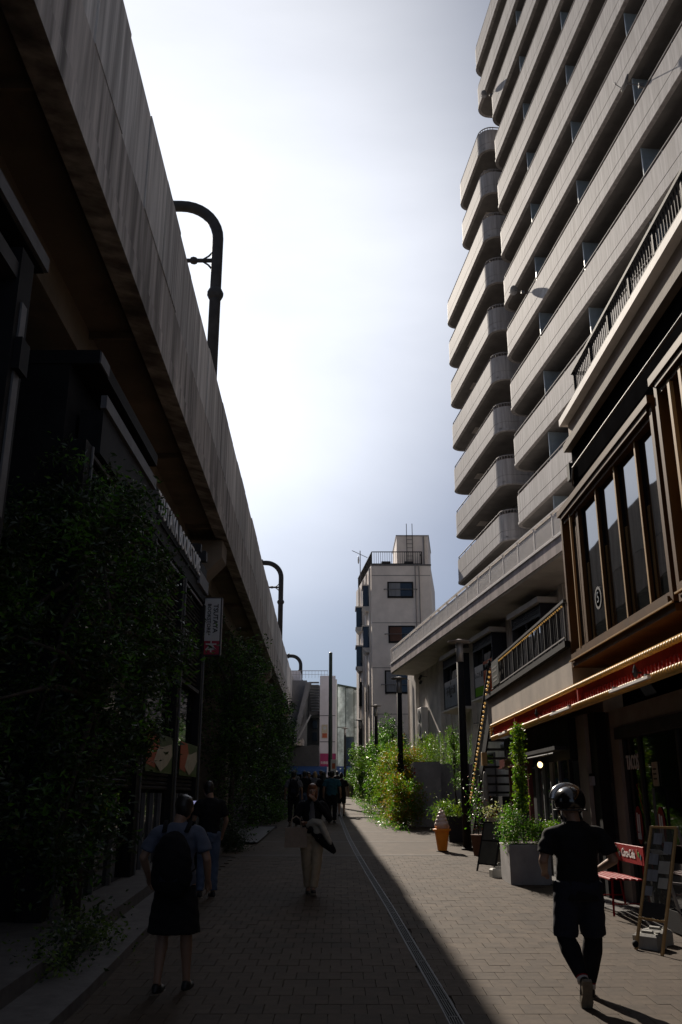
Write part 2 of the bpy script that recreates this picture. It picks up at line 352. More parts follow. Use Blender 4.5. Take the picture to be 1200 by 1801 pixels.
def text(s, m, loc, xdir, up, size, parent=None, name='lettering', ext=0.004, align='CENTER', sx=1.0, spacing=1.0, label=None, bold=0.0):
    cu = bpy.data.curves.new('t', 'FONT'); cu.body = s; cu.size = size; cu.extrude = ext; cu.align_x = align; cu.align_y = 'CENTER'
    cu.space_character = spacing; cu.resolution_u = 2; cu.offset = bold
    t = bpy.data.objects.new('t', cu); col.objects.link(t)
    dg = bpy.context.evaluated_depsgraph_get(); dg.update()
    me = bpy.data.meshes.new_from_object(t.evaluated_get(dg)); me.name = name
    bpy.data.objects.remove(t)
    me.materials.clear(); me.materials.append(MATS[m])
    x = Vector(xdir).normalized(); u = Vector(up).normalized(); n = x.cross(u)
    M = Matrix(((x.x*sx, u.x, n.x, loc[0]), (x.y*sx, u.y, n.y, loc[1]), (x.z*sx, u.z, n.z, loc[2]), (0,0,0,1)))
    me.transform(M)
    o = bpy.data.objects.new(name, me); col.objects.link(o)
    if parent is not None: o.parent = parent
    if label: o['label'] = label
    return o
SL = 0.02875
def gz(y): return SL*y

# ------------------------------------------------------------------ foliage
def leaf_mesh(name, m, pts, size, up=0.5, seed=1, aspect=0.5, droop=0.0, bushy=None):
    """one small folded leaf at every point"""
    r = np.random.default_rng(seed); P = np.asarray(pts, dtype=np.float64); n = len(P)
    d = r.normal(size=(n, 3)); d[:, 2] = d[:, 2]*0.6 + up*0.6 - droop; d /= np.linalg.norm(d, axis=1)[:, None]
    q = r.normal(size=(n, 3)); w = np.cross(d, q); w /= np.linalg.norm(w, axis=1)[:, None] + 1e-9
    nn = np.cross(d, w)
    L = size*r.uniform(0.6, 1.35, n)[:, None]; W = L*aspect
    a = P - d*L*0.5; b = P + w*W*0.5 + nn*L*0.10; c = P + d*L*0.5 - nn*L*0.06; e = P - w*W*0.5 + nn*L*0.10
    V = np.stack([a, b, c, e], 1).reshape(-1, 3)
    me = bpy.data.meshes.new(name); me.vertices.add(4*n); me.vertices.foreach_set('co', V.astype(np.float32).ravel())
    base = np.arange(n)*4
    F = np.stack([base, base+1, base+2, base, base+2, base+3], 1).ravel()
    me.loops.add(6*n); me.loops.foreach_set('vertex_index', F.astype(np.int32))
    me.polygons.add(2*n); me.polygons.foreach_set('loop_start', (np.arange(2*n)*3).astype(np.int32))
    for x in (m if isinstance(m, (list, tuple)) else [m]): me.materials.append(MATS[x])
    if isinstance(m, (list, tuple)) and len(m) > 1:
        clump = (np.sin(P[:, 0]*5.1+1)*np.sin(P[:, 1]*3.3)*np.cos(P[:, 2]*4.7) + r.normal(size=n)*0.45)
        k = len(m); idx = np.clip(((clump+1.1)/2.2*k).astype(int), 0, k-1)
        me.polygons.foreach_set('material_index', np.repeat(idx, 2).astype(np.int32))
    me.update(calc_edges=True); me.validate()
    return me
def cloud(lobes, n, seed=1, shell=0.55, tufts=0, tuft_r=0.18):
    """points through ellipsoid lobes (x,y,z,rx,ry,rz), denser to the outside, gathered into tufts"""
    r = np.random.default_rng(seed); L = np.array(lobes, dtype=float)
    vol = L[:, 3]*L[:, 4]*L[:, 5]; vol = vol**0.75; pr = vol/vol.sum()
    def smp(k):
        i = r.choice(len(L), k, p=pr); d = r.normal(size=(k, 3)); d /= np.linalg.norm(d, axis=1)[:, None]
        rad = (shell + (1-shell)*r.random(k))[:, None]
        rad *= (1 + 0.16*np.sin(d[:, :1]*5+i[:, None]*2.1)*np.cos(d[:, 2:]*6+i[:, None]))
        return L[i, :3] + d*rad*L[i, 3:6]
    if not tufts: return smp(n)
    c = smp(tufts); k = r.integers(0, tufts, n)
    return c[k] + r.normal(size=(n, 3))*tuft_r*r.uniform(0.5, 1.3, tufts)[k][:, None]
def tree(name, label, cat, loc, crown, nleaf, lsize, m, trunk, group=None, seed=1, tufts=None, tuft_r=0.16, branches=10, shell=0.45, aspect=0.5, droop=0.0, up=0.5, part='foliage', rz=0.0):
    t = thing(name, label, cat, loc, rz, group)
    pts = cloud(crown, nleaf, seed, shell, tufts or max(20, nleaf//45), tuft_r)
    inst(leaf_mesh(part, m, pts, lsize, seed=seed, aspect=aspect, droop=droop, up=up), part, t)
    if trunk:
        r = random.Random(seed); b = MB()
        h, rad = trunk
        path = [(0,0,-0.05)] ; x = y = 0
        for i in range(1, 6):
            x += r.uniform(-0.05, 0.05)*h/3; y += r.uniform(-0.05, 0.05)*h/3; path.append((x, y, h*i/5))
        b.tube(path, [rad*(1-0.12*i) for i in range(6)], 8)
        cc = np.array(crown)
        for i in range(branches):
            k = r.randrange(len(crown)); c = crown[k]; s0 = Vector(path[r.randint(2, 5)])
            e = Vector((c[0]+r.uniform(-.6,.6)*c[3], c[1]+r.uniform(-.6,.6)*c[4], c[2]+r.uniform(-.5,.6)*c[5]))
            mid = (s0+e)/2 + Vector((r.uniform(-.1,.1), r.uniform(-.1,.1), 0.12*h/3))
            b.tube([s0, mid, e], [rad*0.5, rad*0.32, rad*0.12], 5)
        b.build('trunk', 'bark', t, smooth=True)
    return t
# ================================================================== GROUND
street = MB().add([(-90,-25,gz(-25)-.03),(90,-25,gz(-25)-.03),(90,150,gz(150)-.03),(-90,150,gz(150)-.03)],[(0,1,2,3)]).build('ground', 'asphalt', kind='structure')
# paved street: bedding sheet, individual pavers near the camera, joined pavers beyond
def sheet(x0, x1, y0, y1, dz): return MB().add([(x0,y0,gz(y0)+dz),(x1,y0,gz(y0)+dz),(x1,y1,gz(y1)+dz),(x0,y1,gz(y1)+dz)],[(0,1,2,3)])
pave = sheet(-3.2, 4.3, -12, 20.2, -0.012).build('street', 'joint_sand', kind='structure')
PW, PD = 0.20, 0.285
pm = [MB().cbox(-PW/2+.0020, PW/2-.0020, -PD/2+.0008, PD/2-.0008, -0.01, 0.008, 0.002).mesh('paver', k) for k in ('paver', 'paver_b', 'paver_c')]
def drain_x(y):
    P = [(-12,0.95),(7.3,0.85),(10.2,0.745),(12.8,0.66),(16.9,0.49),(21,0.34),(25,0.21),(33,0.03),(42,-0.13),(75,-0.6)]
    for (a, p), (b, q) in zip(P, P[1:]):
        if y <= b: return p + (q-p)*(y-a)/(b-a)
    return P[-1][1]
DW = 0.05
pav = []
r0 = random.Random(3)
row = 0; y = 4.0
far = MB()
while y < 20.0:
    x = -2.2 + (PW/2 if row % 2 else 0)
    while x < 4.2:
        a_, b_ = x-PW/2, x+PW/2; dx_ = drain_x(y); l_, h_ = dx_-DW-.008, dx_+DW+.008
        if b_ <= l_ or a_ >= h_: pav.append((x, y, PW))
        else:
            for c_, d_ in ((a_, min(b_, l_)), (max(a_, h_), b_)):
                if d_-c_ > .03: pav.append(((c_+d_)/2, y, d_-c_))
        x += PW
    y += PD; row += 1
inview = [p for p in pav if 7.15 < p[1] and abs(p[0]) < 0.41*p[1]+0.1]
near = sorted(inview, key=lambda p: p[1])[:300]
nearset = set(near)
for (x, y, w) in near:
    inst(pm[r0.choice((0, 0, 1, 1, 2))], 'paver', pave, (x, y, gz(y)+r0.uniform(-.0015, .0015)), (SL+r0.uniform(-.004, .004), r0.uniform(-.004, .004), 0), (w/PW, 1, 1))
rest = MB()
for (x, y, w) in pav:
    if (x, y, w) in nearset: continue
    rest.cur = r0.choice((0, 0, 1, 1, 2)); g = gz(y)+r0.uniform(-.0015, .0015); c = .002; h = PD/2-.0008; k = w/2-.0020
    z0, z1 = g - SL*h, g + SL*h
    rest.add([(x-k,y-h,z0),(x+k,y-h,z0),(x+k,y+h,z1),(x-k,y+h,z1),(x-k+c,y-h+c,z0+.008),(x+k-c,y-h+c,z0+.008),(x+k-c,y+h-c,z1+.008),(x-k+c,y+h-c,z1+.008)],
             [(4,5,6,7),(0,1,5,4),(1,2,6,5),(2,3,7,6),(3,0,4,7)])
rest.build('paving', ('paver', 'paver_b', 'paver_c'), pave, kind='stuff')
sheet(-3.2, 4.6, 20.2, 92, 0.0).build('far_street', 'paver_b', kind='structure')
for yy, w in ((20.3, 0.10), (23.9, 0.08), (27.5, .08)):
    sheet(-2.6, 2.9, yy, yy+w, 0.006).build('paving_band', 'paver_line', kind='structure')
sheet(-4.2, -2.05, 23.2, 29.3, 0.05).build('pavement', 'light_pavement', kind='structure')
MB().box(-4.2, -2.0, 29.3, 29.42, 0.6, 0.93).build('kerb', 'kerb_stone', kind='structure')
# drain channel with edge strips and gratings
dr = thing('drain_channel', 'narrow slotted drain running down the middle of the street', 'drain', (0.85, 7.3, gz(7.3)))
def off(p): return (p[0]-0.85, p[1]-7.3, p[2]-gz(7.3))
for s in (-1, 1):
    b = MB(); ys = [-6+i*1.0 for i in range(80)]
    for a, c in zip(ys, ys[1:]):
        b.add([off((drain_x(t)+s*DW+dx, t, gz(t)+0.010)) for t, dx in ((a,-.006),(a,.006),(c,.006),(c,-.006))], [(0,1,2,3)] )
    b.build('edge_strip', 'grey_metal', dr)
gm = MB()
for i in range(5):
    gx = -DW+0.012+i*(2*DW-0.024)/4
    gm.box(gx-.004, gx+.004, -0.49, 0.49, -0.015, 0.006)
for yy in (-0.49, 0.0, 0.49): gm.box(-DW+.008, DW-.008, yy-.01, yy+.01, -0.012, 0.004)
gm = gm.mesh('grating', 'dark_metal')
for i in range(40):
    yy = 6.0 + i; sl = (drain_x(yy+.5)-drain_x(yy-.5))
    inst(gm, 'grating', dr, off((drain_x(yy), yy, gz(yy)+0.002)), (SL, 0, -math.atan(sl)))
b = MB()
for i in range(100):
    a = -6+i*0.9; c = a+0.9
    b.add([off((drain_x(t)+dx, t, gz(t)-0.008)) for t, dx in ((a,-DW),(a,DW),(c,DW),(c,-DW))], [(0,1,2,3)])
b.build('channel', 'black_metal', dr)
# right kerb apron in front of the shops
def strip(pts_l, pts_r, z0, z1):
    b = MB(); n = len(pts_l)
    for i in range(n-1):
        a, c, d, e = pts_l[i], pts_r[i], pts_r[i+1], pts_l[i+1]
        b.add([(a[0],a[1],gz(a[1])+z0),(c[0],c[1],gz(c[1])+z0),(d[0],d[1],gz(d[1])+z0),(e[0],e[1],gz(e[1])+z0),
               (a[0],a[1],gz(a[1])+z1),(c[0],c[1],gz(c[1])+z1),(d[0],d[1],gz(d[1])+z1),(e[0],e[1],gz(e[1])+z1)],
              [(4,5,6,7),(0,1,5,4),(3,2,6,7)[::-1],(0,4,7,3),(1,2,6,5)])
    return b
strip([(3.95,4),(3.78,10.8),(3.46,13.1),(3.30,16),(3.12,20.4)], [(5.2,4),(5.2,10.8),(5.2,13.1),(5.2,16),(5.2,20.4)], -0.1, 0.03).build('shop_pavement', 'step_stone', kind='structure')
# left shop platform and step
strip([(-4.6,3),(-4.6,8),(-4.6,13),(-4.6,21.5)], [(-2.42,3),(-2.50,8),(-2.66,13),(-2.9,21.5)], -0.1, 0.24).build('shop_platform', 'step_stone', kind='structure')
strip([(-2.42,3),(-2.50,8),(-2.66,13),(-2.9,21.5)], [(-1.95,3),(-2.04,8),(-2.24,13),(-2.65,21.5)], -0.1, 0.10).build('shop_step', 'kerb_stone', kind='structure')

# ================================================================== VIADUCT
via = thing('railway_viaduct', 'long streaked concrete railway viaduct running overhead on the left', 'viaduct', (-2.5, 0, 0))
def vx(y): return -0.023*y + (0.00009*(y-40)**2 if y > 40 else 0)
vys = [-10, -5, 0, 5, 10, 15, 20, 25, 30, 35, 40, 46, 52, 58, 64, 70, 76, 82, 88, 94]
def sweep(prof, ys, name, m, parent, **k):
    """profile (dx,z) carried along the viaduct line"""
    b = MB(); n = len(prof)
    for yv in ys:
        for dx, z in prof: b.v.append((vx(yv)+dx, yv, z))
    for i in range(len(ys)-1):
        for j in range(n):
            b.f.append((i*n+j, i*n+(j+1)%n, (i+1)*n+(j+1)%n, (i+1)*n+j)); b.mi.append(0)
    b.f.append(tuple(range(n))); b.mi.append(0); b.f.append(tuple((len(ys)-1)*n+j for j in range(n))[::-1]); b.mi.append(0)
    return b.build(name, m, parent, **k)
sweep([(0,8.62),(0,9.58),(-0.30,9.60),(-0.30,8.66)], vys, 'edge_beam', 'viaduct_concrete', via)
sweep([(0.02,8.26),(0.02,8.60),(-0.32,8.64),(-0.32,8.34)], vys, 'edge_lip', 'viaduct_concrete', via)
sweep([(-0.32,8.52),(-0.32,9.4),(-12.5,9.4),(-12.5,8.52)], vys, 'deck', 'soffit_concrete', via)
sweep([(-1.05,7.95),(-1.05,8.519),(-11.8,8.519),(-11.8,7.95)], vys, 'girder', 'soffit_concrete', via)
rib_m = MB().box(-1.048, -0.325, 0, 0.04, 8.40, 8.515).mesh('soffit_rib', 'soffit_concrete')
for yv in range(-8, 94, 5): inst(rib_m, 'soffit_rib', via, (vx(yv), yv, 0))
# parapet panels, each its own piece
yv = -8.0; k = 0; rp = random.Random(5)
while yv < 92:
    w = 1.42 if yv < 60 else 2.8
    x0, x1 = vx(yv+0.014), vx(yv+w-0.014); z = 9.605; t = 11.17+0.006*max(0, yv-10)
    d = 0.030*rp.random() - 0.02; t += rp.choice((0, 0, .012, .02))
    b = MB().add([(x0+d,yv+.012,z),(x1+d,yv+w-.012,z),(x1+d-.12,yv+w-.012,z),(x0+d-.12,yv+.012,z),
              (x0+d,yv+.012,t),(x1+d,yv+w-.012,t),(x1+d-.12,yv+w-.012,t),(x0+d-.12,yv+.012,t)],
             [(0,3,2,1),(4,5,6,7),(0,1,5,4),(1,2,6,5),(2,3,7,6),(3,0,4,7)])
    b.build('parapet_panel', rp.choice(('viaduct_panel', 'viaduct_panel_b', 'viaduct_panel_c')), via); yv += w; k += 1
sweep([(-0.16,9.6),(-0.16,11.1),(-0.24,11.1),(-0.24,9.6)], vys, 'panel_backing', 'dark_metal', via)
for yp in (-1.0, 23.0, 47.0, 71.0, 90):
    x = vx(yp)
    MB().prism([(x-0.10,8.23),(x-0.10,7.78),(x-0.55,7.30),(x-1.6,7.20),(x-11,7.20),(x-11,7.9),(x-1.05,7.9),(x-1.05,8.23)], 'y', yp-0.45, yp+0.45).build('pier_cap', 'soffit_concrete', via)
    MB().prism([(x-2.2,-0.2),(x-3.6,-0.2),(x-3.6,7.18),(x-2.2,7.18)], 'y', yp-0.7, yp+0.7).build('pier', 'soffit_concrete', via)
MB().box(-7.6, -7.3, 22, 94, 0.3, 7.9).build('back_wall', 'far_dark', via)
# catenary masts: bent pipe gantries rising behind the parapet
def mast(loc, top, r, label):
    t = thing('catenary_mast', label, 'catenary mast', loc, 0, 'pipe gantries standing over the viaduct')
    h = top-loc[2]; R0 = 1.05; pts = [(0,0,0),(0,0,h-R0)]
    for i in range(1, 10):
        a = math.pi/2*i/9; pts.append((-R0+R0*math.cos(a), 0, h-R0+R0*math.sin(a)))
    pts.append((-11.5, 0, h+0.1))
    MB().tube(pts, r, 14).build('pipe', 'dark_metal', t, smooth=True)
    for zc in (h-2.75, h-6.6):
        MB().lathe((0,0,zc), [(r,-0.16),(r*1.12,-0.14),(r*1.45,-0.03),(r*1.45,0.03),(r*1.12,0.14),(r,0.16)], 14).build('collar', 'dark_metal', t, smooth=True)
    MB().tube([(-1.30,0,h+0.01),(-1.45,0,h+0.02)], r*1.4, 12).build('collar', 'dark_metal', t, smooth=True)
    MB().tube([(0,0,h-1.72),(-6,0,h-1.72)], r*0.38, 8).build('bracket', 'dark_metal', t)
    b = MB()
    for s in (-1, 1): b.tube([(0,0,h-1.72+s*0.42),(-0.22,0,h-1.72+s*0.14),(-0.42,0,h-1.72)], r*0.18, 6)
    b.lathe((-0.62,0,h-1.80), [(0.05,0),(0.1,0.02),(0.1,0.14),(0.05,0.16)], 8)
    b.build('brace', 'dark_metal', t)
mast((-3.33, 20.6, 9.4), 17.2, 0.15, 'nearest and largest bent pipe mast arching over the viaduct parapet')
mast((-4.12, 59.5, 9.4), 17.15, 0.17, 'middle bent pipe mast beyond the bookstore blade sign')
mast((-4.52, 100, 8.0), 16.8, 0.20, 'smallest bent pipe mast at the far end of the viaduct')

# ================================================================== APARTMENT BUILDING (local +X runs away, +Y towards the street)
CK = 0.108
apt = thing('apartment_building', 'tall apartment building with stacked rounded concrete balconies on the right', 'building', (12.55, 0, 0), math.atan2(1, -CK))
FH, Z0 = 2.9, 15.45        # floor height, rail height of the lowest visible floor
def bal_path(u0, u1, depth, rnear, rfar, rr=0.75, n=7):
    """plan of a balcony front: near end at u0, far end at u1; rounded ends where asked"""
    P = []
    if rnear:
        P.append((u0, -depth)); P.append((u0, -rr))
        for i in range(1, n): a = math.pi/2*i/n; P.append((u0+rr-rr*math.cos(a), -rr+rr*math.sin(a)))
        P.append((u0+rr, 0))
    else: P.append((u0, 0))
    if rfar:
        P.append((u1-rr, 0))
        for i in range(1, n): a = math.pi/2*i/n; P.append((u1-rr+rr*math.sin(a), -rr+rr*math.cos(a)))
        P.append((u1, -rr)); P.append((u1, -depth))
    else: P.append((u1, 0))
    return P
def wall_along(P, prof, name, m, parent, smooth=False):
    """profile of (outset, z) swept along the plan path"""
    b = MB(); n = len(prof); V = [Vector(p) for p in P]
    for i, p in enumerate(V):
        t0 = (V[i]-V[i-1]).normalized() if i else (V[1]-V[0]).normalized()
        t1 = (V[i+1]-V[i]).normalized() if i < len(V)-1 else t0
        t = (t0+t1).normalized(); nrm = Vector((-t.y, t.x)); k = 1/max(0.5, nrm.dot(Vector((-t0.y, t0.x))))
        for o, z in prof: b.v.append((p.x+nrm.x*o*k, p.y+nrm.y*o*k, z))
    for i in range(len(V)-1):
        for j in range(n):
            b.f.append((i*n+j, (i+1)*n+j, (i+1)*n+(j+1)%n, i*n+(j+1)%n)); b.mi.append(0)
    b.f.append(tuple(range(n))); b.mi.append(0); b.f.append(tuple((len(V)-1)*n+j for j in range(n))[::-1]); b.mi.append(0)
    return b.build(name, m, parent)
def balcony(u0, u1, z, rnear, rfar, depth=1.75):
    P = bal_path(u0, u1, depth, rnear, rfar)
    # lip, groove, main face, top
    prof = [(0.03,z-1.62),(0.03,z-1.50),(0.0,z-1.48),(0.0,z-1.13),(-0.018,z-1.125),(-0.018,z-1.105),(0.0,z-1.10),(0.0,z-0.24),(-0.14,z-0.24),(-0.14,z-1.40),(-0.14,z-1.62)]
    par = wall_along(P, prof, 'balcony', 'condo_concrete', apt)
    wall_along(P, [(-0.01,z-0.238),(-0.01,z-0.215),(-0.13,z-0.215),(-0.13,z-0.238)], 'coping', 'rust_pink', par)
    rb = MB(); V = [Vector((p[0], p[1])) for p in P]
    V2 = []
    for i, p in enumerate(V):
        t = (V[min(i+1, len(V)-1)]-V[max(i-1, 0)]).normalized(); V2.append((p.x+t.y*0.07, p.y-t.x*0.07, z-0.03))
    rb.tube(V2, 0.032, 6)
    L = []
    for a, c in zip(V2, V2[1:]):
        d = (Vector(c)-Vector(a)).length; k = max(1, int(d/1.33))
        for i in range(k): q = Vector(a).lerp(Vector(c), i/k); L.append(q)
    for q in L[1::1]: rb.box(q.x-.015, q.x+.015, q.y-.015, q.y+.015, z-0.215, z-0.03)
    rb.build('handrail', 'rail_grey', par)
    # slab
    poly = [(p[0], p[1]-0.145 if 0.01 > abs(p[1]) else p[1]) for p in P]
    poly = [(u0+(0.145 if rnear else 0), -depth)] + [(min(max(p[0], u0+(0.145 if rnear else 0)), u1-(0.145 if rfar else 0)), min(p[1], -0.145)) for p in P if p[1] > -depth+.01] + [(u1-(0.145 if rfar else 0), -depth)]
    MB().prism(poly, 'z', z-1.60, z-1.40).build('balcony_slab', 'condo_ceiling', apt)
pm_part = MB().box(-0.02, 0.02, -1.62, -0.16, -1.39, 1.25).box(-0.035,-0.021,-0.24,-0.16,-1.39,1.25).mesh('partition', 'partition_glass')
door_m = MB().box(-0.85, -0.02, -1.80, -1.765, -1.35, 0.75).box(0.02, 0.85, -1.80, -1.765, -1.35, 0.75).mesh('window', 'window_glass')
dfr_m = MB().box(-0.9, 0.9, -1.79, -1.755, 0.76, 0.82).box(-0.9,-0.86,-1.79,-1.755,-1.38,.76).box(0.86,0.9,-1.79,-1.755,-1.38,.76).box(-0.02,0.02,-1.79,-1.755,-1.38,.76).mesh('window_frame', 'grey_metal')
patch_m = MB().cbox(-0.45, 0.45, -1.1, -0.6, -0.03, 0.0, .01).mesh('soffit_patch', 'cream_wall')  # small pale box on the underside of the slab
for n in range(-1, 11):
    z = Z0 + FH*n
    u1 = 40.35 if n < 9 else 42.9
    balcony(11.0, u1, z, False, True)
    for u in (14.1, 19.4, 24.75, 30.1, 35.45):
        inst(pm_part, 'partition', apt, (u, 0, z))
        for du in (1.4, 3.7):
            inst(door_m, 'window', apt, (u+du, 0, z)); inst(dfr_m, 'window_frame', apt, (u+du, 0, z))
    if n < 9:
        u2 = 52.4 if n < 7 else 47.8
        balcony(42.15, u2, z, True, True)
        if n > 0: inst(patch_m, 'soffit_patch', apt, (u2-3.4, 0, z-1.605))
        for u in ((44.2, 48.6) if u2 > 50 else (44.2,)):
            inst(door_m, 'window', apt, (u, 0, z)); inst(dfr_m, 'window_frame', apt, (u, 0, z))
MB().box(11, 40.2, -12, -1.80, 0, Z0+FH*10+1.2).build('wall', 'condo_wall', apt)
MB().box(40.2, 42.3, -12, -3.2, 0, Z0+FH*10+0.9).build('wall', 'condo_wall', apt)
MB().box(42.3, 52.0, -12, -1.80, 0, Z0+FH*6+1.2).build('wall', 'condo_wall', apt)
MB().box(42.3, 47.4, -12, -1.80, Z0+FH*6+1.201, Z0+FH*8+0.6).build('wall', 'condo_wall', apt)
MB().box(11, 42.5, -12, -1.2, Z0+FH*10+1.25, Z0+FH*10+1.5).build('roof', 'condo_ceiling', apt)
def wpt(k, x0, u, v, z):   # local -> world for a skewed frame
    q = math.sqrt(1+k*k); d = (-k/q, 1/q); n = (-1/q, -k/q)
    return (x0+d[0]*u+n[0]*v, d[1]*u+n[1]*v, z)
def dish(loc, label, s=1.0, aim=None):
    t = thing('satellite_dish', label, 'satellite dish', loc, 0, 'satellite dishes clamped to the balcony rails')
    d = Vector(aim or (-0.55, 0.75, 0.45)).normalized(); rot = d.to_track_quat('Z', 'Y').to_matrix()
    c = Vector((-0.42, 0.05, 0.10))*s
    b = MB(); prof = [(0.001,-0.055),(0.12,-0.045),(0.22,-0.015),(0.275,0.02),(0.275,0.03),(0.22,0.0),(0.12,-0.03),(0.001,-0.04)]
    b.lathe((0,0,0), [(r*s, z*s) for r, z in prof], 20); b.v = [tuple(c + rot @ Vector(v)) for v in b.v]
    b.build('reflector', 'light_metal', t, smooth=True)
    MB().tube([c + rot @ Vector((0,-0.25*s,0)), c + rot @ Vector((0,-0.14*s,0.30*s))], 0.012*s, 6).build('feed_arm', 'grey_metal', t)
    e = c + rot @ Vector((0,-0.12*s,0.30*s)); MB().ell(e, (0.035*s,)*3, 8, 6).build('feed_horn', 'light_metal', t)
    MB().tube([(0.05,0,-0.05*s), c + rot @ Vector((0,0,-0.05*s))], 0.02*s, 6).box(-0.04,0.12,-0.05,0.05,-0.12*s,0.02).build('bracket', 'grey_metal', t)
dish(wpt(CK,12.55,36.9,0.05,Z0+FH*3-0.02+0.35), 'white satellite dish on the lower balcony rail casting a round shadow', .85)
dish(wpt(CK,12.55,23.9,0.05,Z0+FH*3+0.2), 'white satellite dish near the right edge with a big oval shadow below', 1.05, (-.9,.1,.4))
dish(wpt(CK,12.55,39.9,0.02,Z0+FH*8+0.1), 'small satellite dish by the rounded corner high up the apartment building', .75)

# ================================================================== MID BUILDING (two-storey, skewed)
MK = 0.1307
mid = thing('commercial_building', 'two-storey cream building with a white slatted parapet and three bay windows', 'building', (8.0, 0, 0), math.atan2(1, -MK))
MB().box(13, 45.2, -7.5, -1.22, 0.2, 7.7).build('wall', 'mid_wall', mid)
MB().box(13, 43.25, -4.2, 0.0, 7.42, 7.80).build('fascia', 'pink_fascia', mid)
MB().prism([(-1.25,7.415),(-0.02,7.415),(-0.06,7.36),(-1.25,7.30)], 'x', 13, 43.25).build('eaves_lip', 'cream_wall', mid)
MB().box(13, 43.3, -4.2, 0.03, 7.81, 7.86).build('parapet_ledge', 'white_panel', mid)
post_m = MB().box(-0.03,0.03,-0.06,0.0,7.86,8.50).mesh('parapet_post', 'white_panel')
pan = MB(); pan.box(-0.62,0.62,-0.035,-0.03,7.93,8.42)
pan_back = pan.mesh('panel_back', 'white_panel')
sl = MB()
for i in range(20): sl.box(-0.61+i*0.064,-0.61+i*0.064+0.026,-0.03,-0.008,7.93,8.42)
sl_m = sl.mesh('slat_panel', 'white_panel')
slat1 = MB().box(-0.013,0.013,-0.03,-0.008,7.93,8.42).mesh('slat', 'white_panel')
u = 13.2
i = 0
while u < 42.6:
    inst(post_m, 'parapet_post', mid, (u, 0, 0))
    pb = inst(pan_back, 'panel', mid, (u+0.67, 0, 0))
    if 18.5 < u < 27:
        for j in range(20): inst(slat1, 'slat', pb, (-0.60+j*0.0635, 0, 0))
    else: inst(sl_m, 'slats', pb)
    u += 1.345
inst(post_m, 'parapet_post', mid, (43.2, 0, 0))
MB().box(13, 43.25, -0.07, 0.02, 8.50, 8.54).box(13, 43.25, -0.05, 0.0, 7.88, 7.91).build('parapet_rail', 'white_panel', mid)
MB().box(43.22, 43.25, -4.2, -0.07, 7.86, 8.52).build('parapet_end', 'white_panel', mid)
for u in (42.8, 38.0, 33.2, 28.45, 23.75, 19.0):
    MB().box(u-0.16, u+0.16, -1.22, -1.06, 0.4, 7.30).build('pilaster', 'mid_wall', mid)
def bay(u0, u1, poster=None):
    fr = MB().box(u0-0.12,u1+0.12,-1.22,-0.50,6.87,7.02).build('window_hood', 'cream_wall', mid)
    w = MB().box(u0,u0+0.05,-1.22,-0.60,4.93,6.86).box(u1-0.05,u1,-1.22,-0.60,4.93,6.86).box(u0+.05,u1-.05,-0.66,-0.60,6.52,6.58).box(u0+.05,u1-.05,-0.66,-0.60,4.93,4.99).box((u0+u1)/2-.02,(u0+u1)/2+.02,-0.66,-0.61,4.99,6.52).build('window', 'dark_metal', mid)
    MB().box(u0-.012,u0-.002,-1.21,-0.60,4.95,6.86).build('side_panel', 'navy', w); MB().box(u0+.051,u1-.051,-1.21,-0.90,4.99,6.52).build('interior', 'matte_black', w)
    for a, c in ((u0+.051,(u0+u1)/2-.021),((u0+u1)/2+.021,u1-.051)):
        MB().add([(a,-.67,4.991),(c,-.67,4.991),(c,-.625,4.991),(a,-.625,4.991),(a,-.84,6.519),(c,-.84,6.519),(c,-.795,6.519),(a,-.795,6.519)],[(0,3,2,1),(4,5,6,7),(0,1,5,4),(1,2,6,5),(2,3,7,6),(3,0,4,7)]).build('pane', 'bay_glass', w)  # panes lean back so that they mirror the sky above the viaduct
    lv = MB()
    for i in range(5): lv.box(u0+.05,u1-.05,-0.65,-0.615,6.595+i*0.053,6.625+i*0.053)
    lv.build('louvre', 'dark_metal', w); MB().box(u0+.05,u1-.05,-0.70,-0.66,6.58,6.87).build('louvre_back', 'black_metal', w)
    MB().prism([(-1.22,4.80),(-0.50,4.86),(-0.50,4.92),(-1.22,4.92)], 'x', u0-.1, u1+.1).build('sill', 'cream_wall', mid)
    return w
wc = bay(33.15, 35.35); wb = bay(28.75, 31.0); wa = bay(24.15, 26.65)
X_, U_ = (-1,0,0), (0,0,1)
# printed signs in the windows
MB().box(33.25, 35.2, -0.612, -0.606, 5.0, 5.98).build('window_poster', 'glazed_grey', mid)
MB().prism([(34.25,5.78),(34.34,5.86),(34.25,5.97),(34.16,5.86)], 'y', -0.604, -0.600).build('logo', 'print_black', mid)
text('\u4e0d\u52d5\u5927\u901a', 'print_black', (34.25,-0.603,5.58), X_, U_, 0.34, mid, bold=0.006)
text('CLINIC', 'print_black', (34.25,-0.603,5.38), X_, U_, 0.10, mid)
MB().box(28.86, 29.85, -0.612, -0.606, 5.0, 5.75).box(28.86,29.85,-0.612,-0.606,5.95,6.05).build('window_poster', 'glazed_orange', mid, label='orange red poster in the window')
MB().box(29.9, 30.9, -0.612, -0.606, 5.3, 6.0).build('window_poster', 'glazed_white', mid)
MB().box(29.9, 30.9, -0.612, -0.606, 5.0, 5.29).build('window_poster', 'glazed_green', mid, label='green band along the window foot')
text('\u30ec\u30b9\u30c8\u9928', 'print_black', (30.4,-0.603,5.68), X_, U_, 0.24, mid)
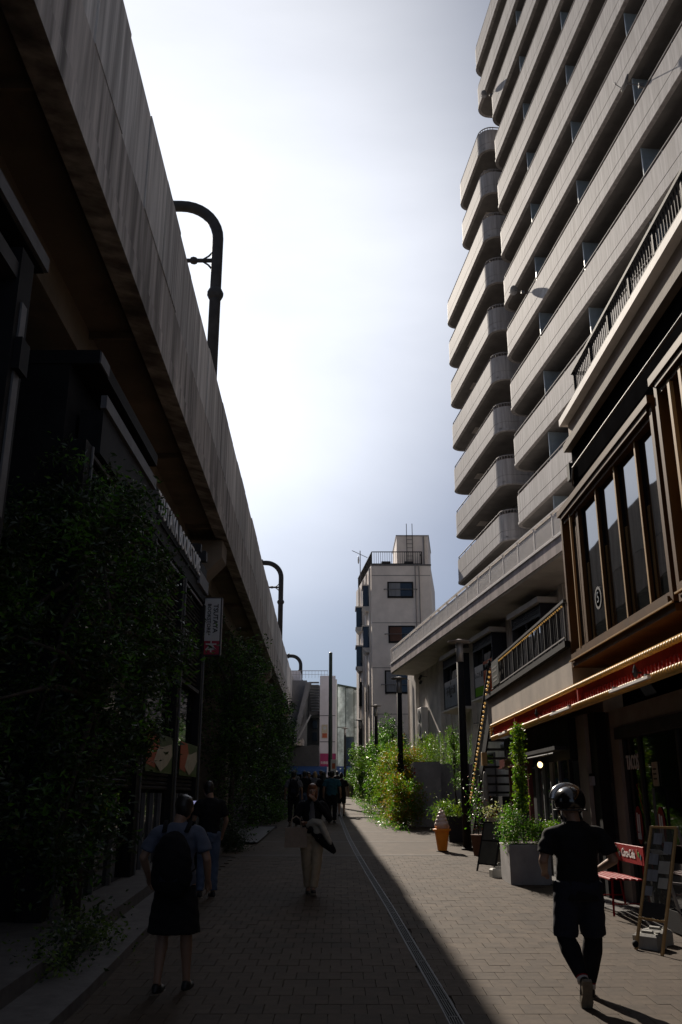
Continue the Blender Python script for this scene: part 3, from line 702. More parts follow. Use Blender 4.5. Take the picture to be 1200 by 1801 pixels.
# services on the mid building wall
t = thing('air_conditioner', 'white wall air conditioner unit on the cream building behind the planter', 'air conditioner', wpt(MK,8.0,41.2,-1.0,4.25), math.atan2(1,-MK))
MB().cbox(-0.4,0.4,-0.2,0.12,0,1.35,.03).build('casing', 'white_panel', t)
for zc in (0.38, 0.98): MB().lathe((0,0,0), [(0.27,0),(0.27,0.02),(0.23,0.025),(0.06,0.025),(0.05,0.03)], 18).build('fan_grille', 'grey_metal', t, loc=(0,0.12,zc)).rotation_euler = (-math.pi/2,0,0)
MB().box(-0.45,0.45,-0.22,0.1,-0.06,-0.001).bar((-.35,-.2,-.4),(-.35,.1,-.06),.03,.03).bar((.35,-.2,-.4),(.35,.1,-.06),.03,.03).build('bracket', 'grey_metal', t)
t = thing('security_camera', 'small dark floodlight and camera under the white parapet eaves', 'camera', wpt(MK,8.0,40.8,-1.2,6.95), math.atan2(1,-MK))
MB().tube([(0,0,0),(0,.25,.02)],.02,6).build('arm','grey_metal',t); MB().tube([(-.12,.3,.02),(.16,.32,-.08)],.06,10).build('housing','dark_metal',t); MB().tube([(-.05,.28,-.2),(.1,.30,-.28)],.06,10).build('lens_hood','dark_metal',t)
for u, r in ((44.6,.05),(37.2,.03),(36.3,.04),(27.9,.04),(22.9,.05)):
    MB().tube([(u,-1.12,1.0),(u,-1.12,7.28)], r, 8).build('drain_pipe', 'cream_wall', mid)
MB().tube([(33,-1.1,4.3),(30,-1.1,4.15),(26,-1.1,4.2),(22,-1.1,4.15)], .02, 6).build('cable', 'grey_metal', mid)
MB().tube([(29.2,-1.0,3.3),(26.5,-1.0,3.3),(26.5,-1.0,1.2)], .16, 10).build('duct', 'grey_metal', mid)
MB().box(25.5,28.0,-1.22,-0.5,3.55,3.65).build('canopy', 'cream_wall', mid)
for u in (40.2, 36.0, 31.5, 26.5):
    f = MB().box(u-.5,u+.5,-1.22,-1.17,2.0,3.2).build('window', 'grey_metal', mid); MB().box(u-.45,u+.45,-1.168,-1.16,2.05,3.15).build('pane', 'window_glass', f)

# ================================================================== CREAM TOWER
tow = thing('cream_tower_building', 'slim cream five-storey building with a roof railing and penthouse', 'building', (1.96, 56, 0))
MB().add([(0,0,0.5),(3.85,0,0.5),(4.95,8,0.5),(-.85,8,0.5),(0,0,16.1),(3.85,0,16.1),(4.95,8,16.1),(-.85,8,16.1)],
         [(0,3,2,1),(4,5,6,7),(0,1,5,4),(1,2,6,5),(2,3,7,6),(3,0,4,7)]).build('wall', 'tower_paint', tow)
MB().prism([(1.75,1.0),(3.86,1.0),(4.45,5.4),(1.75,5.4)],'z',16.101,18.35).build('penthouse', 'tower_paint', tow)
MB().prism([(1.70,.95),(3.91,.95),(4.50,5.45),(1.70,5.45)],'z',18.351,18.42).build('penthouse_roof', 'light_metal', tow)
MB().box(-.05,3.9,-.04,.02,16.06,16.16).build('coping', 'grey_metal', tow)
for z in (14.95+.45, 12.3, 9.45, 6.6):
    MB().box(0.02,3.83,-0.012,-0.001,z,z+0.03).build('joint', 'grey_metal', tow)
def twin(x0,x1,z0,z1,kind):
    f = MB().box(x0,x1,-.06,-.002,z0,z0+.12).box(x0,x1,-.06,-.002,z1-.08,z1).box(x0,x0+.09,-.06,-.002,z0+.12,z1-.08).box(x1-.09,x1,-.06,-.002,z0+.12,z1-.08).build('window','black_metal',tow)
    m = (x0+x1)/2
    MB().box(x0+.09,m,-.04,-.003,z0+.12,z1-.08).build('pane', kind, f)
    MB().box(m+.001,x1-.09,-.03,-.003,z0+.12,z1-.08).build('pane', 'tower_glass', f)
    MB().tube([(x0-.25,-.16,z0+.55),(x1+.25,-.16,z0+.55)],.022,6).tube([(x0-.2,-.16,z0+.55),(x0-.2,0,z0+.55)],.03,6).tube([(x1+.2,-.16,z0+.55),(x1+.2,0,z0+.55)],.03,6).build('drying_rail','grey_metal',f)
twin(1.03,2.7,13.92,14.98,'curtain'); twin(1.05,2.75,11.02,12.12,'shutter_brown'); twin(0.78,2.3,7.85,9.3,'curtain')
for x in (2.85,3.10): MB().tube([(x,-.08,2),(x,-.08,16.1)],.035,8).build('drain_pipe','rail_grey',tow)
for x,y_ in ((-.05,.05),(-.22,1.6),(-.4,3.4),(-.62,5.6)):
    MB().tube([(x-.05,y_,1.8),(x-.05,y_,15.9)],.06,8).build('drain_pipe','cream_wall',tow)
MB().tube([(3.55,.93,16.1),(3.55,.93,18.3)],.05,8).build('drain_pipe','rail_grey',tow)
# side bays, seen edge on
for yb, zb in ((1.0,13.6),(1.0,10.9),(4.6,12.9),(4.6,10.2)):
    x = -yb*.106
    f = MB().box(x-.42,x-.01,yb,yb+1.5,zb,zb+1.35).build('window','tower_glass',tow)
    MB().prism([(x-.47,zb-.02),(x-.01,zb-.02),(x-.01,zb-.32),(x-.25,zb-.32)],'y',yb-.04,yb+1.54).build('sill','cream_wall',f); MB().box(x-.48,x-.01,yb-.05,yb+1.55,zb+1.351,zb+1.43).build('hood','cream_wall',f)
for yb, zb in ((1.6,7.0),(5.0,7.6),(5.0,5.0)):
    x = -yb*.106
    f = MB().box(x-.16,x-.01,yb,yb+1.4,zb,zb+1.6).build('window','black_metal',tow)
    bb = MB()
    for i in range(8): bb.box(x-.20,x-.161,yb+.05+i*.18,yb+.09+i*.18,zb,zb+1.2)
    bb.build('railing','black_metal',f)
# roof railing
rl = MB()
for (a, c) in (((0.06,0.1),(3.32,0.1)),((0.06,0.1),(-.7,7.6)),((3.32,0.1),(3.32,1.5))):
    a, c = Vector(a), Vector(c); n = int((c-a).length/0.14)
    for i in range(n+1):
        p = a.lerp(c, i/n); rl.box(p.x-.012,p.x+.012,p.y-.012,p.y+.012,16.16,17.0)
    rl.bar((a.x,a.y,17.02),(c.x,c.y,17.02),.06,.05); rl.bar((a.x,a.y,16.22),(c.x,c.y,16.22),.04,.04)
rl.build('roof_railing','black_metal',tow)
ld = MB()
for x in (2.42,2.80): ld.tube([(x,.9,16.1),(x,.9,19.2)],.022,6)
for i in range(8): ld.tube([(2.42,.9,16.4+i*.28),(2.80,.9,16.4+i*.28)],.015,6)
ld.build('ladder','dark_metal',tow)
for x in (1.0,2.5): MB().cbox(x-.3,x+.3,.5,.8,16.101,16.5,.03).build('roof_unit','dark_metal',tow)
an = thing('tv_antenna','rooftop television antenna and dish beside the cream tower roof','antenna',(1.35,60.5,16.1))
MB().tube([(0,0,0),(0,0,2.2)],.03,6).build('mast','grey_metal',an)
bb = MB().tube([(-.55,0,2.2),(.5,0,1.7)],.02,6)
for i in range(9): t_ = i/8; p = Vector((-.55,0,2.2)).lerp(Vector((.5,0,1.7)),t_); bb.tube([(p.x-.04,-.25,p.z-.08),(p.x+.04,.25,p.z+.08)],.012,5)
bb.build('yagi_boom','grey_metal',an)
MB().ell((-.12,-.05,1.5),(.06,.2,.28),12,8).build('small_dish','light_metal',an,smooth=True)

# ================================================================== FAR END
sta = thing('station_building','grey lilac station building with outside stairs closing the end of the street','building',(-1.76,75,0))
MB().box(0,1.30,0,1.2,1.5,11.4).build('panel_wall','far_lilac',sta)
for z in (8.1,6.0): MB().box(0.02,1.28,-.012,-.001,z,z+.05).build('joint','dark_metal',sta)
MB().box(1.301,1.42,-.05,1.2,1.5,11.1).build('lit_side','white_paint',sta)  # white strip paints the lit narrow side of the panel wall
MB().box(-3.6,-1.15,1.5,8,5.6,11.2).build('wall','far_grey',sta)
MB().box(-3.5,-2.4,-.2,1.499,2.0,9.6).build('wall','far_grey',sta)
MB().box(-2.6,-1.8,3,6,11.201,12.2).build('roof_house','far_lilac',sta)
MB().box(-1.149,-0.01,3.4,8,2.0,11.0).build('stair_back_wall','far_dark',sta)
# slanted stair flank and treads
MB().prism([(-2.3,6.0),(-1.95,6.0),(-0.75,10.9),(-1.15,10.9)],'y',0.2,1.4).build('stair_flank','far_grey',sta)
for i in range(11): MB().box(-.95+i*.02,-.1,.6+i*.15,1.2+i*.15,10.9-i*.22,10.97-i*.22).build('stair_tread','far_grey',sta)
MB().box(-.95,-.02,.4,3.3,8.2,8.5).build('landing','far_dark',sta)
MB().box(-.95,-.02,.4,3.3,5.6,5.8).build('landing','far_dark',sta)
MB().bar((-2.2,.1,5.4),(-.75,.1,8.2),.12,.12).build('stair_rail','light_metal',sta)
for z in (6.3,7.3): MB().box(-.7,-.3,3.3,3.39,z,z+.7).build('window','tower_glass',sta)
rl = MB()
for i in range(14): rl.box(-2.9+i*.27,-2.88+i*.27,1.6,1.62,11.4,12.0)
rl.box(-2.9,.65,1.59,1.63,12.0,12.05).box(-2.9,.65,1.59,1.63,11.7,11.72).build('roof_railing','rail_grey',sta)
MB().box(.17,.66,-.04,-.015,6.3,7.4).build('poster','poster_cream',sta,label='cream wall poster with orange lower part')
MB().box(.22,.61,-.045,-.041,6.35,6.7).build('poster_print','print_orange',sta)
MB().lathe((0,0,0),[(.13,0),(.13,.006)],16).build('poster_logo','print_grey',sta,loc=(.41,-.045,7.12)).rotation_euler=(math.pi/2,0,0)
MB().box(.05,1.35,-.05,-.015,4.05,5.1).build('pink_sign','sign_pink',sta)
text('\u2191','white_paint',(.85,-.06,4.83),(1,0,0),(0,0,1),.42,sta)
text('\u6771\u6a2a\u7dda\u6539\u672d\u53e3','white_paint',(.70,-.06,4.36),(1,0,0),(0,0,1),.24,sta,sx=.85)
gl = thing('glass_building','green framed glass building beside the cream tower','building',(-.32,76.5,0))
MB().box(0.0,3.5,.3,8,1.8,10.6).build('interior_wall','glass_green',gl)
for i,x in enumerate((0,.72,1.42,2.2,3.0)):
    MB().box(x-.03,x+.03,-.05,.06,1.8,10.8-.2*x).build('mullion','green_metal',gl)
for i,x in enumerate((0,.72,1.42,2.2)):
    w = (.72,.70,.78,.8)[i]
    zz = (1.9,4.0,6.5 if i%2 else 7.3,10.7-.2*x)
    for a,c in zip(zz,zz[1:]):
        MB().box(x+.03,x+w-.03,0,.03,a+.03,c-.03).build('pane',('tower_glass','glass_green','glass_green')[(i+2*int(a))%3],gl)
        MB().box(x+.03,x+w-.03,-.03,.05,a-.03,a+.03).build('transom','green_metal',gl)
MB().prism([(0,10.75),(3.5,10.1),(3.5,10.25),(0,10.9)],'y',-.1,1).build('roof_edge','green_metal',gl)
fb = thing('footbridge','dark concrete underpass deck crossing behind the crowd','bridge',(-9,72,0))
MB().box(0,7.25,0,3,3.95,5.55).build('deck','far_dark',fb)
MB().prism([(3.0,4.9),(4.9,5.3),(6.0,6.1),(6.0,5.9),(6.0,5.56),(3.0,5.56)],'y',-.5,2.9).build('beam_end','viaduct_concrete',fb)
for x0,x1 in ((-4.6,-1.1),(-.45,.75)):
    aw = thing('shop_awning',('blue shop awning under the footbridge' if x0<-2 else 'blue shop awning below the glass building'),'awning',((x0+x1)/2,71.2,0),0,'blue awnings at the end of the street')
    h=(x1-x0)/2
    MB().prism([(0,3.5),(0,3.62),(.8,4.0),(.8,3.9)],'x',-h,h).build('fabric','blue_awning',aw)
    MB().box(-h,h,-.02,0,3.38,3.5).build('valance','blue_awning',aw)
    for s in (-h+.1,h-.1): MB().tube([(s,.02,2.05),(s,.02,3.5)],.03,6).build('post','grey_metal',aw)
    MB().bar((-h,0.05,2.9),(h,0.05,2.9),.03,.03).build('rail','grey_metal',aw)
back = thing('street_end_wall','pale shopfront wall seen low behind the crowd','wall',(-1,79,0))
MB().box(-9,10,0,.4,1.5,4.4).build('wall','far_lilac',back)
for i in range(5): f=MB().box(-6+i*2.2,-4.6+i*2.2,-.03,-.001,2.3,3.9).build('window','window_glass',back)
sp = thing('mast_pole','tall plain green grey pole standing in the middle distance','pole',(-.72,62,gz(62)))
MB().tube([(0,0,0),(0,0,5.2),(0,0,5.21),(0,0,9.5)],[.14,.14,.125,.12],12).build('shaft','green_metal',sp)
MB().lathe((0,0,9.5),[(.13,0),(.14,.03),(.05,.08)],12).build('cap','green_metal',sp)
MB().box(.03,.42,-.19,-.16,1.35,2.35).build('notice','sign_white',sp)
MB().box(.12,.33,-.195,-.191,1.75,2.1).build('notice_print','print_orange',sp)

# ================================================================== LAMP POSTS
def lamp_post(loc, h, label):
    t = thing('lamp_post', label, 'lamp post', loc, 0, 'disc topped lamp posts along the right side')
    MB().tube([(0,0,0),(0,0,h-.62)], [.10,.085], 14).build('pole', 'black_metal', t, smooth=True)
    MB().lathe((0,0,0), [(.14,0),(.14,.03),(.11,.05)], 14).build('base', 'black_metal', t)
    MB().lathe((0,0,h-.62), [(.088,0),(.088,.46),(.06,.47)], 14).build('lamp', 'light_metal', t, smooth=True)
    MB().lathe((0,0,h-.14), [(.10,-.03),(.27,.0),(.28,.02),(.12,.05),(.02,.08)], 20).build('disc_cap', 'rail_grey', t, smooth=True)
    MB().box(.06,.105,-.06,.06,1.5,1.9).build('access_door', 'dark_metal', t)
for (x, y_, tp, lb) in ((2.9,21.7,5.53,'nearest black lamp post standing beside the ice cream cone'),(1.98,30.6,5.75,'second black lamp post rising out of the red leaved shrub'),
        (1.69,44,6.1,'third black lamp post in front of the cream tower'),(1.16,56,6.38,'fourth lamp post at the corner of the cream tower'),(.3,68,6.74,'farthest lamp post in front of the glass building')):
    lamp_post((x,y_,gz(y_)), tp-gz(y_), lb)
# ================================================================== RIGHT SHOP BUILDING
shop = thing('shop_building', 'dark shop building with bronze bay windows above and taco bar below', 'building', (4.0, 6.0, 0))
def S(x): return x-4.0
def T(y): return y-6.0
def sb(b0, name, m, parent=None, **k):
    b0.v = [(v[0]-4.0, v[1]-6.0, v[2]) for v in b0.v]; return b0.build(name, m, parent or shop, **k)
# masses
sb(MB().box(4.25,9,-6,13.6,3.0,7.05), 'upper_mass', 'matte_black')
sb(MB().box(4.9,9,-6,20.3,0,3.0), 'inner_mass', 'black_metal')
sb(MB().box(3.95,9,13.61,20.35,3.0,3.82), 'terrace_mass', 'shop_beige')
# upper edge: dark recess panel blackened as shade, ledge, beige band, white cap
sb(MB().box(3.36,4.249,-6,12.05,5.95,6.58), 'recess_panel', 'matte_black')
sb(MB().box(3.26,4.249,-6,12.1,6.585,6.70), 'lower_ledge', 'shop_lower_beige')
sb(MB().box(3.33,4.249,-6,12.0,6.705,6.98), 'upper_band', 'shop_beige')
sb(MB().box(3.22,4.4,-6,12.08,6.985,7.09), 'roof_cap', 'white_panel')
sb(MB().tube([(3.28,11.75,6.22),(3.28,8,6.2),(3.28,0,6.2)], .016, 8), 'pipe', 'grey_metal')
sb(MB().tube([(3.28,11.75,6.22),(3.35,12.1,6.1),(3.5,12.15,5.9)], .016, 8), 'pipe', 'grey_metal')
sb(MB().box(3.3,3.36,12.02,12.16,6.15,6.4), 'bracket', 'black_metal')
sb(MB().box(3.75,4.2,12.3,12.55,3.9,6.9), 'corner_pier', 'mid_wall')
# top railing: posts with balusters
for i in range(13):
    y0 = 11.6-i*0.85
    sb(MB().box(3.35,3.40,y0-.020,y0+.020,7.09,7.64), 'railing_post', 'black_metal')
bal = MB().box(-.006,.006,-.006,.006,7.10,7.62).mesh('baluster','black_metal')
for i in range(0, 112):
    inst(bal,'baluster',shop,(3.37-4,11.55-i*.078-6,0))
sb(MB().box(3.33,3.41,0.5,11.65,7.62,7.66).box(3.35,3.39,.5,11.6,7.30,7.32), 'handrail', 'black_metal')
sb(MB().box(3.41,4.6,11.61,11.66,7.62,7.66), 'handrail', 'black_metal')
# bronze bays
def bronze_bay(y0, y1, z0, z1, ym, label):
    """y0 near side, y1 far side"""
    w = sb(MB().box(3.30,4.24,y0,y1,z0-.10,z0-.02), 'window', 'bronze', label=label)
    q = MB()
    q.box(3.29,3.42,y0,y0+.08,z0,z1).box(3.29,3.42,y1-.08,y1,z0,z1)          # outer jambs
    q.box(3.27,3.40,y0+.101,y1-.101,z0,z0+.07).box(3.27,3.40,y0+.101,y1-.101,z1-.07,z1)
    q.box(3.31,3.42,y0+.101,y1-.101,z0+.071,z0+.12).box(3.31,3.42,y0+.101,y1-.101,z1-.14,z1-.071)
    q.v = [(v[0]-4,v[1]-6,v[2]) for v in q.v]; q.build('frame','bronze',w)
    MBx = lambda b_,n,m: (setattr(b_,'v',[(v[0]-4,v[1]-6,v[2]) for v in b_.v]), b_.build(n,m,w))
    MBx(MB().box(3.265,3.285,y0-.02,y1+.02,z0-.018,z0-.001),'sill_edge','bronze_light')
    MBx(MB().box(3.25,3.45,y0,y1+.03,z1+.001,z1+.09),'frame_head','bronze')
    MBx(MB().box(3.9,4.2,y0+.1,y1-.1,z0,z1),'back_panel','brown_dark')
    for y_ in ym[1:-1]:
        MBx(MB().box(3.335,3.385,y_-.016,y_+.016,z0+.12,z1-.14),'mullion','bronze')
        MBx(MB().box(3.328,3.3345,y_-.021,y_+.021,z0+.12,z1-.14),'mullion_edge','bronze_light')
    for a, c in zip(ym, ym[1:]):
        MBx(MB().box(3.39,3.40,a+.022,c-.022,z0+.12,z1-.14),'pane','bay_glass'); MBx(MB().box(3.375,3.389,c-.055,c-.017,z0+.12,z1-.14),'pane_frame','black_metal')
        hb = MB(); n = 60
        for i in range(n):
            z = z0+.16+i*(1.05/n); hb.box(3.377,3.385,c-.13,c-.06,z,z+.008)
        MBx(hb,'mesh_screen','bronze_light')
    return w, MBx
w1, B1 = bronze_bay(8.62,12.72,3.64,5.78,[8.72,9.37,10.17,11.0,11.87],'bronze bay with four tall reflecting panes')
B1(MB().box(3.33,3.40,11.90,12.0,3.78,5.64),'jamb','bronze'); B1(MB().box(3.36,3.42,12.02,12.18,3.78,5.64),'jamb','bronze')
B1(MB().box(3.30,3.33,12.22,12.25,3.72,5.68),'jamb_edge','bronze_light'); B1(MB().box(3.42,3.48,12.26,12.60,3.72,5.68),'jamb','brown_dark')
w2, B2 = bronze_bay(4.4,8.50,3.70,5.92,[4.5,5.2,6.0,6.8],'second bronze bay at the right picture edge')
for y_ in (7.1,7.45,7.8,8.1): B2(MB().box(3.30,3.34,y_,y_+.06,3.85,5.80),'slat','bronze_light'); B2(MB().box(3.341,3.42,y_,y_+.04,3.85,5.80),'slat','bronze')
B2(MB().box(3.45,3.48,6.85,8.4,3.85,5.8),'panel','brown_dark')
lg = thing('window_logo','round number sticker low on the far pane of the bronze bay','logo',(3.384,11.45,4.28))
b=MB().lathe((0,0,0),[(.15,0),(.15,.003),(.115,.003),(.115,0)],24); b.build('ring','grey_metal',lg).rotation_euler=(0,-math.pi/2,0)
text('5','print_grey',(-.004,0,0),(0,-1,0),(0,0,1),.20,lg)
# beige band and terrace
sb(MB().box(3.30,3.94,12.75,20.35,3.30,3.84), 'band', 'shop_beige')
sb(MB().box(3.22,3.94,12.74,20.4,3.845,3.93), 'terrace_edge', 'black_metal')
for i in range(15):
    y_ = 12.9+i*0.455
    sb(MB().box(3.28,3.31,y_-.014,y_+.014,3.93,4.52), 'railing_post', 'dark_metal')
bal2 = MB().box(-.004,.004,-.004,.004,3.97,4.50).mesh('baluster','dark_metal')
for i in range(56): inst(bal2,'baluster',shop,(3.30-4,12.95+i*.115-6,0))
sb(MB().box(3.26,3.33,12.8,19.32,4.51,4.55), 'handrail', 'dark_metal')
sb(MB().box(3.24,3.26,12.8,19.32,3.98,4.00), 'rail', 'rail_grey')
sb(MB().box(3.225,3.235,18.3,19.15,4.0,4.48), 'menu_panel', 'chalkboard', label='grey menu panel hung on the terrace rail end')
sb(MB().box(3.34,3.37,18.4,19.3,3.93,4.5), 'screen', 'brown_dark')
for k_,zz in enumerate((4.38,4.30,4.18,4.10)): sb(MB().box(3.220,3.224,18.45+.05*(k_%2),19.0,zz-.015,zz+.01),'menu_print','rail_grey')
# ground floor facade: taco bar (near), steel post, beige return, black shopfront, red shopfront
G0 = 0.15
sb(MB().box(4.0,4.3,-6,13.55,2.74,2.999), 'lintel_wall', 'shop_lower_beige')
sb(MB().box(3.98,4.25,-6,13.3,2.58,2.739), 'shopfront_head', 'dark_metal')
sb(MB().box(4.0,4.25,13.18,13.55,G0,2.739), 'side_wall', 'shop_lower_beige')
sb(MB().box(3.80,3.97,13.62,13.98,G0,3.0), 'steel_post', 'black_metal')
sb(MB().box(3.74,4.3,14.0,14.5,G0,3.0), 'beige_pier', 'shop_lower_beige')
sb(MB().box(3.90,4.0,13.66,13.9,1.98,2.35), 'switch_box', 'dark_metal')
sb(MB().box(4.0,4.9,4,13.9,0.2,0.30), 'threshold', 'step_stone')
df = sb(MB().box(4.05,4.12,12.45,12.52,.30,2.579), 'shopfront', 'dark_metal')
for y_ in (13.12,11.0,9.6):
    b=MB().box(4.05,4.12,y_,y_+.07,.30,2.579); b.v=[(v[0]-4,v[1]-6,v[2]) for v in b.v]; b.build('mullion','dark_metal',df)
for a, c in ((12.53,13.11),(11.08,12.44),(9.68,10.99),(7.0,9.59)):
    b=MB().box(4.08,4.10,a,c,.32,2.56); b.v=[(v[0]-4,v[1]-6,v[2]) for v in b.v]; b.build('pane','dark_glass',df)
sb(MB().tube([(4.0,11.9,1.15),(4.0,11.9,1.9)],.018,6), 'door_handle', 'grey_metal')
Nx = (0,-1,0)
text('TACOS','white_paint',(.068,12.85-6,2.24),Nx,(0,0,1),.27,shop,sx=.62,bold=.004)
for y_ in (12.82,11.93):
    sb(MB().ell((4.07,y_,1.42),(.006,.15,.25),12,8),'red_sticker','bench_red')
    b=MB().box(4.055,4.062,y_-.075,y_-.035,1.30,1.56).box(4.055,4.062,y_+.0,y_+.04,1.34,1.58).box(4.055,4.062,y_-.085,y_+.05,1.24,1.32); sb(b,'sticker_print','white_paint')
sb(MB().box(4.06,4.07,11.85,12.05,1.92,2.22),'notice','poster_cream')
for zz in (2.12,2.06,2.0): sb(MB().box(4.055,4.059,11.89,12.01,zz,zz+.022),'notice_print','print_black')
sb(MB().box(4.06,4.07,12.70,12.92,.98,1.08),'notice','sign_white')
sb(MB().box(4.06,4.07,10.2,10.45,1.85,2.2),'notice','poster_cream')
rr=random.Random(4); p=Vector((4.062,12.75,1.95)); 
vb=MB()
for i in range(26):
    q=p+Vector((0,-.012+rr.uniform(-.03,.02),-.045)); vb.bar(p,q,.012,.004); 
    if i%4==0: vb.bar(p,p+Vector((0,rr.uniform(-.1,.1),rr.uniform(-.04,.08))),.008,.004)
    p=q
sb(vb,'painted_vine','petal_red')
# black shopfront 14.5-17.2 and red one beyond
sb(MB().box(3.62,3.9,14.52,20.35,2.35,3.0), 'shop_head', 'black_metal')
bf = sb(MB().box(3.60,3.66,14.55,14.65,G0,2.349), 'shopfront', 'black_metal')
for y_ in (15.2,15.8,16.4,17.0):
    b=MB().box(3.58,3.64,y_,y_+.05,.42,2.35); b.v=[(v[0]-4,v[1]-6,v[2]) for v in b.v]; b.build('mullion','grey_metal',bf)
for a,c in ((14.66,15.19),(15.26,15.79),(15.86,16.39),(16.46,16.99)):
    b=MB().box(3.62,3.635,a,c,.45,2.34); b.v=[(v[0]-4,v[1]-6,v[2]) for v in b.v]; b.build('pane','window_glass',bf)
sb(MB().box(3.50,3.61,17.3,20.35,2.36,2.55), 'red_beam', 'dark_red')
sb(MB().box(3.47,3.499,17.3,20.35,2.36,2.39), 'beam_edge', 'dark_red')
sb(MB().box(3.50,3.58,19.2,19.3,.5,2.359), 'red_post', 'dark_red')
sb(MB().box(3.50,3.58,17.3,17.38,.5,2.359), 'red_post', 'dark_red')
sb(MB().box(3.40,3.6,14.6,17.2,2.50,2.56).tube([(3.36,14.5,2.44),(3.36,17.6,2.44)],.018,6), 'lamp_track', 'dark_metal')
sb(MB().box(3.7,3.9,17.4,20.3,.5,2.3), 'dark_interior', 'black_metal')
bl = thing('spot_lamp','small lit warm bulb hanging under the red awning','lamp',(3.36,15.55,2.33))
MB().tube([(0,0,0.02),(0,0,.11)],.02,8).build('holder','dark_metal',bl); MB().ell((0,0,-.03),(.045,.045,.05),12,8).build('bulb','bulb_lit',bl,smooth=True)
for (y_,z_) in ((18.9,2.72),(13.9,2.1)):
    t=thing('spot_lamp','unlit spotlight '+('above the red door beam' if y_>15 else 'on the steel post by the taco bar'),'lamp',(3.45 if y_>15 else 3.78,y_,z_))
    MB().tube([(0,0,-.02),(0,0,-.15)],.05,10).build('head','grey_metal' if y_>15 else 'light_metal',t); MB().box(-.05,.2,-.02,.02,-.02,.02).build('arm','black_metal',t)
# ------------------------------------------------------------------ AWNING
aw = thing('red_awning','long red fascia awning edged with rows of yellow globes','awning',(3.3,14,0))
def ab(b0,n,m,**k):
    b0.v=[(v[0]-3.3,v[1]-14,v[2]) for v in b0.v]; return b0.build(n,m,aw,**k)
for a,c in ((4.0,12.40),(12.46,17.1),(17.16,19.96)):
    ab(MB().box(3.34,3.42,a,c,2.99,3.27),'red_panel','awning_red')
    ab(MB().box(3.40,3.60,a,c,3.271,3.29),'top_plate','awning_red')
    ab(MB().box(3.28,3.34,a,a+.05,2.99,3.27),'divider','awning_red')
rib = MB().box(3.325-3.3,3.339-3.3,-.016,.016,3.0,3.14).mesh('rib','awning_red')
ribs=[]; y_=8.3
while y_<19.8: inst(rib,'rib',aw,(0,y_-14,0)); y_+=.115
gm_ = MB().ell((0,0,0),(.036,.042,.034),8,6).mesh('globe','awning_yellow',smooth=True)
y_=4.1; rest=MB(); cnt=0; gl_=[]
while y_<19.95:
    for z in (3.005,3.255): gl_.append((y_,z))
    y_+=.085
for (y_,z) in gl_:
    if y_>7.6 and cnt<290: inst(gm_,'globe',aw,(-.01,y_-14,z)); cnt+=1
    else: rest.ell((-.01,y_-14,z),(.036,.042,.034),6,4)
rest.build('globes','awning_yellow',aw,kind='stuff')
for i in range(4): inst(gm_,'globe',aw,(-.01,5.97,3.05+i*.055))
ab(MB().box(3.285,3.345,4,19.98,2.955,2.98),'lower_trim','awning_yellow'); ab(MB().box(3.285,3.345,4,19.98,3.285,3.30),'upper_trim','awning_yellow')
for a,c in ((9.35,10.75),(12.7,13.9),(17.8,18.6)):
    t=thing('tube_light','slim pale tube light under the red awning, '+({9.35:'nearest',12.7:'middle',17.8:'farthest'}[a])+' of three','light',(3.22,(a+c)/2,2.97),0,'tube lights under the awning')
    h=(c-a)/2
    MB().box(-.02,.02,-h,h,.0,.03).build('tube','white_panel',t); MB().box(-.005,.05,-h+.1,-h+.14,.03,.06).box(-.005,.05,h-.14,h-.1,.03,.06).build('clip','grey_metal',t)
for y_ in (9.9,15.1):
    t=thing('fascia_spotlight','little dark lantern on the red awning face, '+('near' if y_<12 else 'far')+' one','lamp',(3.26,y_,3.10),0,'lanterns on the awning')
    MB().lathe((0,0,0),[(.02,-.05),(.035,0),(.02,.05),(.005,.09)],8).build('body','dark_metal',t); MB().box(0,.07,-.01,.01,-.01,.01).build('arm','dark_metal',t)
# ------------------------------------------------------------------ STAIRS beyond the shop
st = thing('outside_staircase','dark outside staircase with string lights beside the lamp post','staircase',(3.6,20.5,gz(20.5)))
g=gz(20.5)
def zz_(y): return 3.9-(y-20.4)*0.70
for i in range(15):
    y_=20.45+i*.28; z=zz_(y_)-g
    MB().box(-.18,.85,y_-20.5,y_-20.5+.30,z-.05,z).build('tread','dark_metal',st)
for x in (-.2,.86):
    MB().prism([(20.4-20.5,zz_(20.4)-g-.35),(20.4-20.5,zz_(20.4)-g+.05),(24.75-20.5,zz_(24.75)-g+.05),(24.75-20.5,zz_(24.75)-g-.35)],'x',x-.02,x+.02).build('stringer','black_metal',st)
    MB().bar((x,-.1,zz_(20.4)-g+.85),(x,4.2,zz_(24.7)-g+.85),.05,.04).build('handrail','black_metal',st)
    for i in range(30):
        y_=20.5+i*.142; MB().box(x-.008,x+.008,y_-20.5-.008,y_-20.5+.008,zz_(y_)-g,zz_(y_)-g+.84).build('baluster','dark_metal',st)
MB().box(.0,.86,.3,3.6,.02,1.2).build('under_stair_wall','black_metal',st)
sl_=thing('string_lights','string of golden bulbs following the outside stair handrail','string lights',(3.36,20.2,4.55))
bm_=MB().ell((0,0,0),(.026,.026,.03),8,6).mesh('bulb','bulb_dim',smooth=True)
for i in range(34):
    y_=i*.125; inst(bm_,'bulb',sl_,(0,y_,-.08-y_*.68-.03*math.sin(i*math.pi/4)**2))
MB().tube([(0,i*.125*2,-.05-i*.25*.68) for i in range(17)],.008,5).build('wire','black_metal',sl_)
ts=thing('string_lights','golden bulb string along the terrace handrail','string lights',(3.28,13,4.5))
for i in range(48): inst(bm_,'bulb',ts,(0,i*.13,-.02),(0,0,0),(.55,.9,.5))
MB().tube([(0,0,0),(0,6.2,0)],.006,5).build('wire','black_metal',ts)

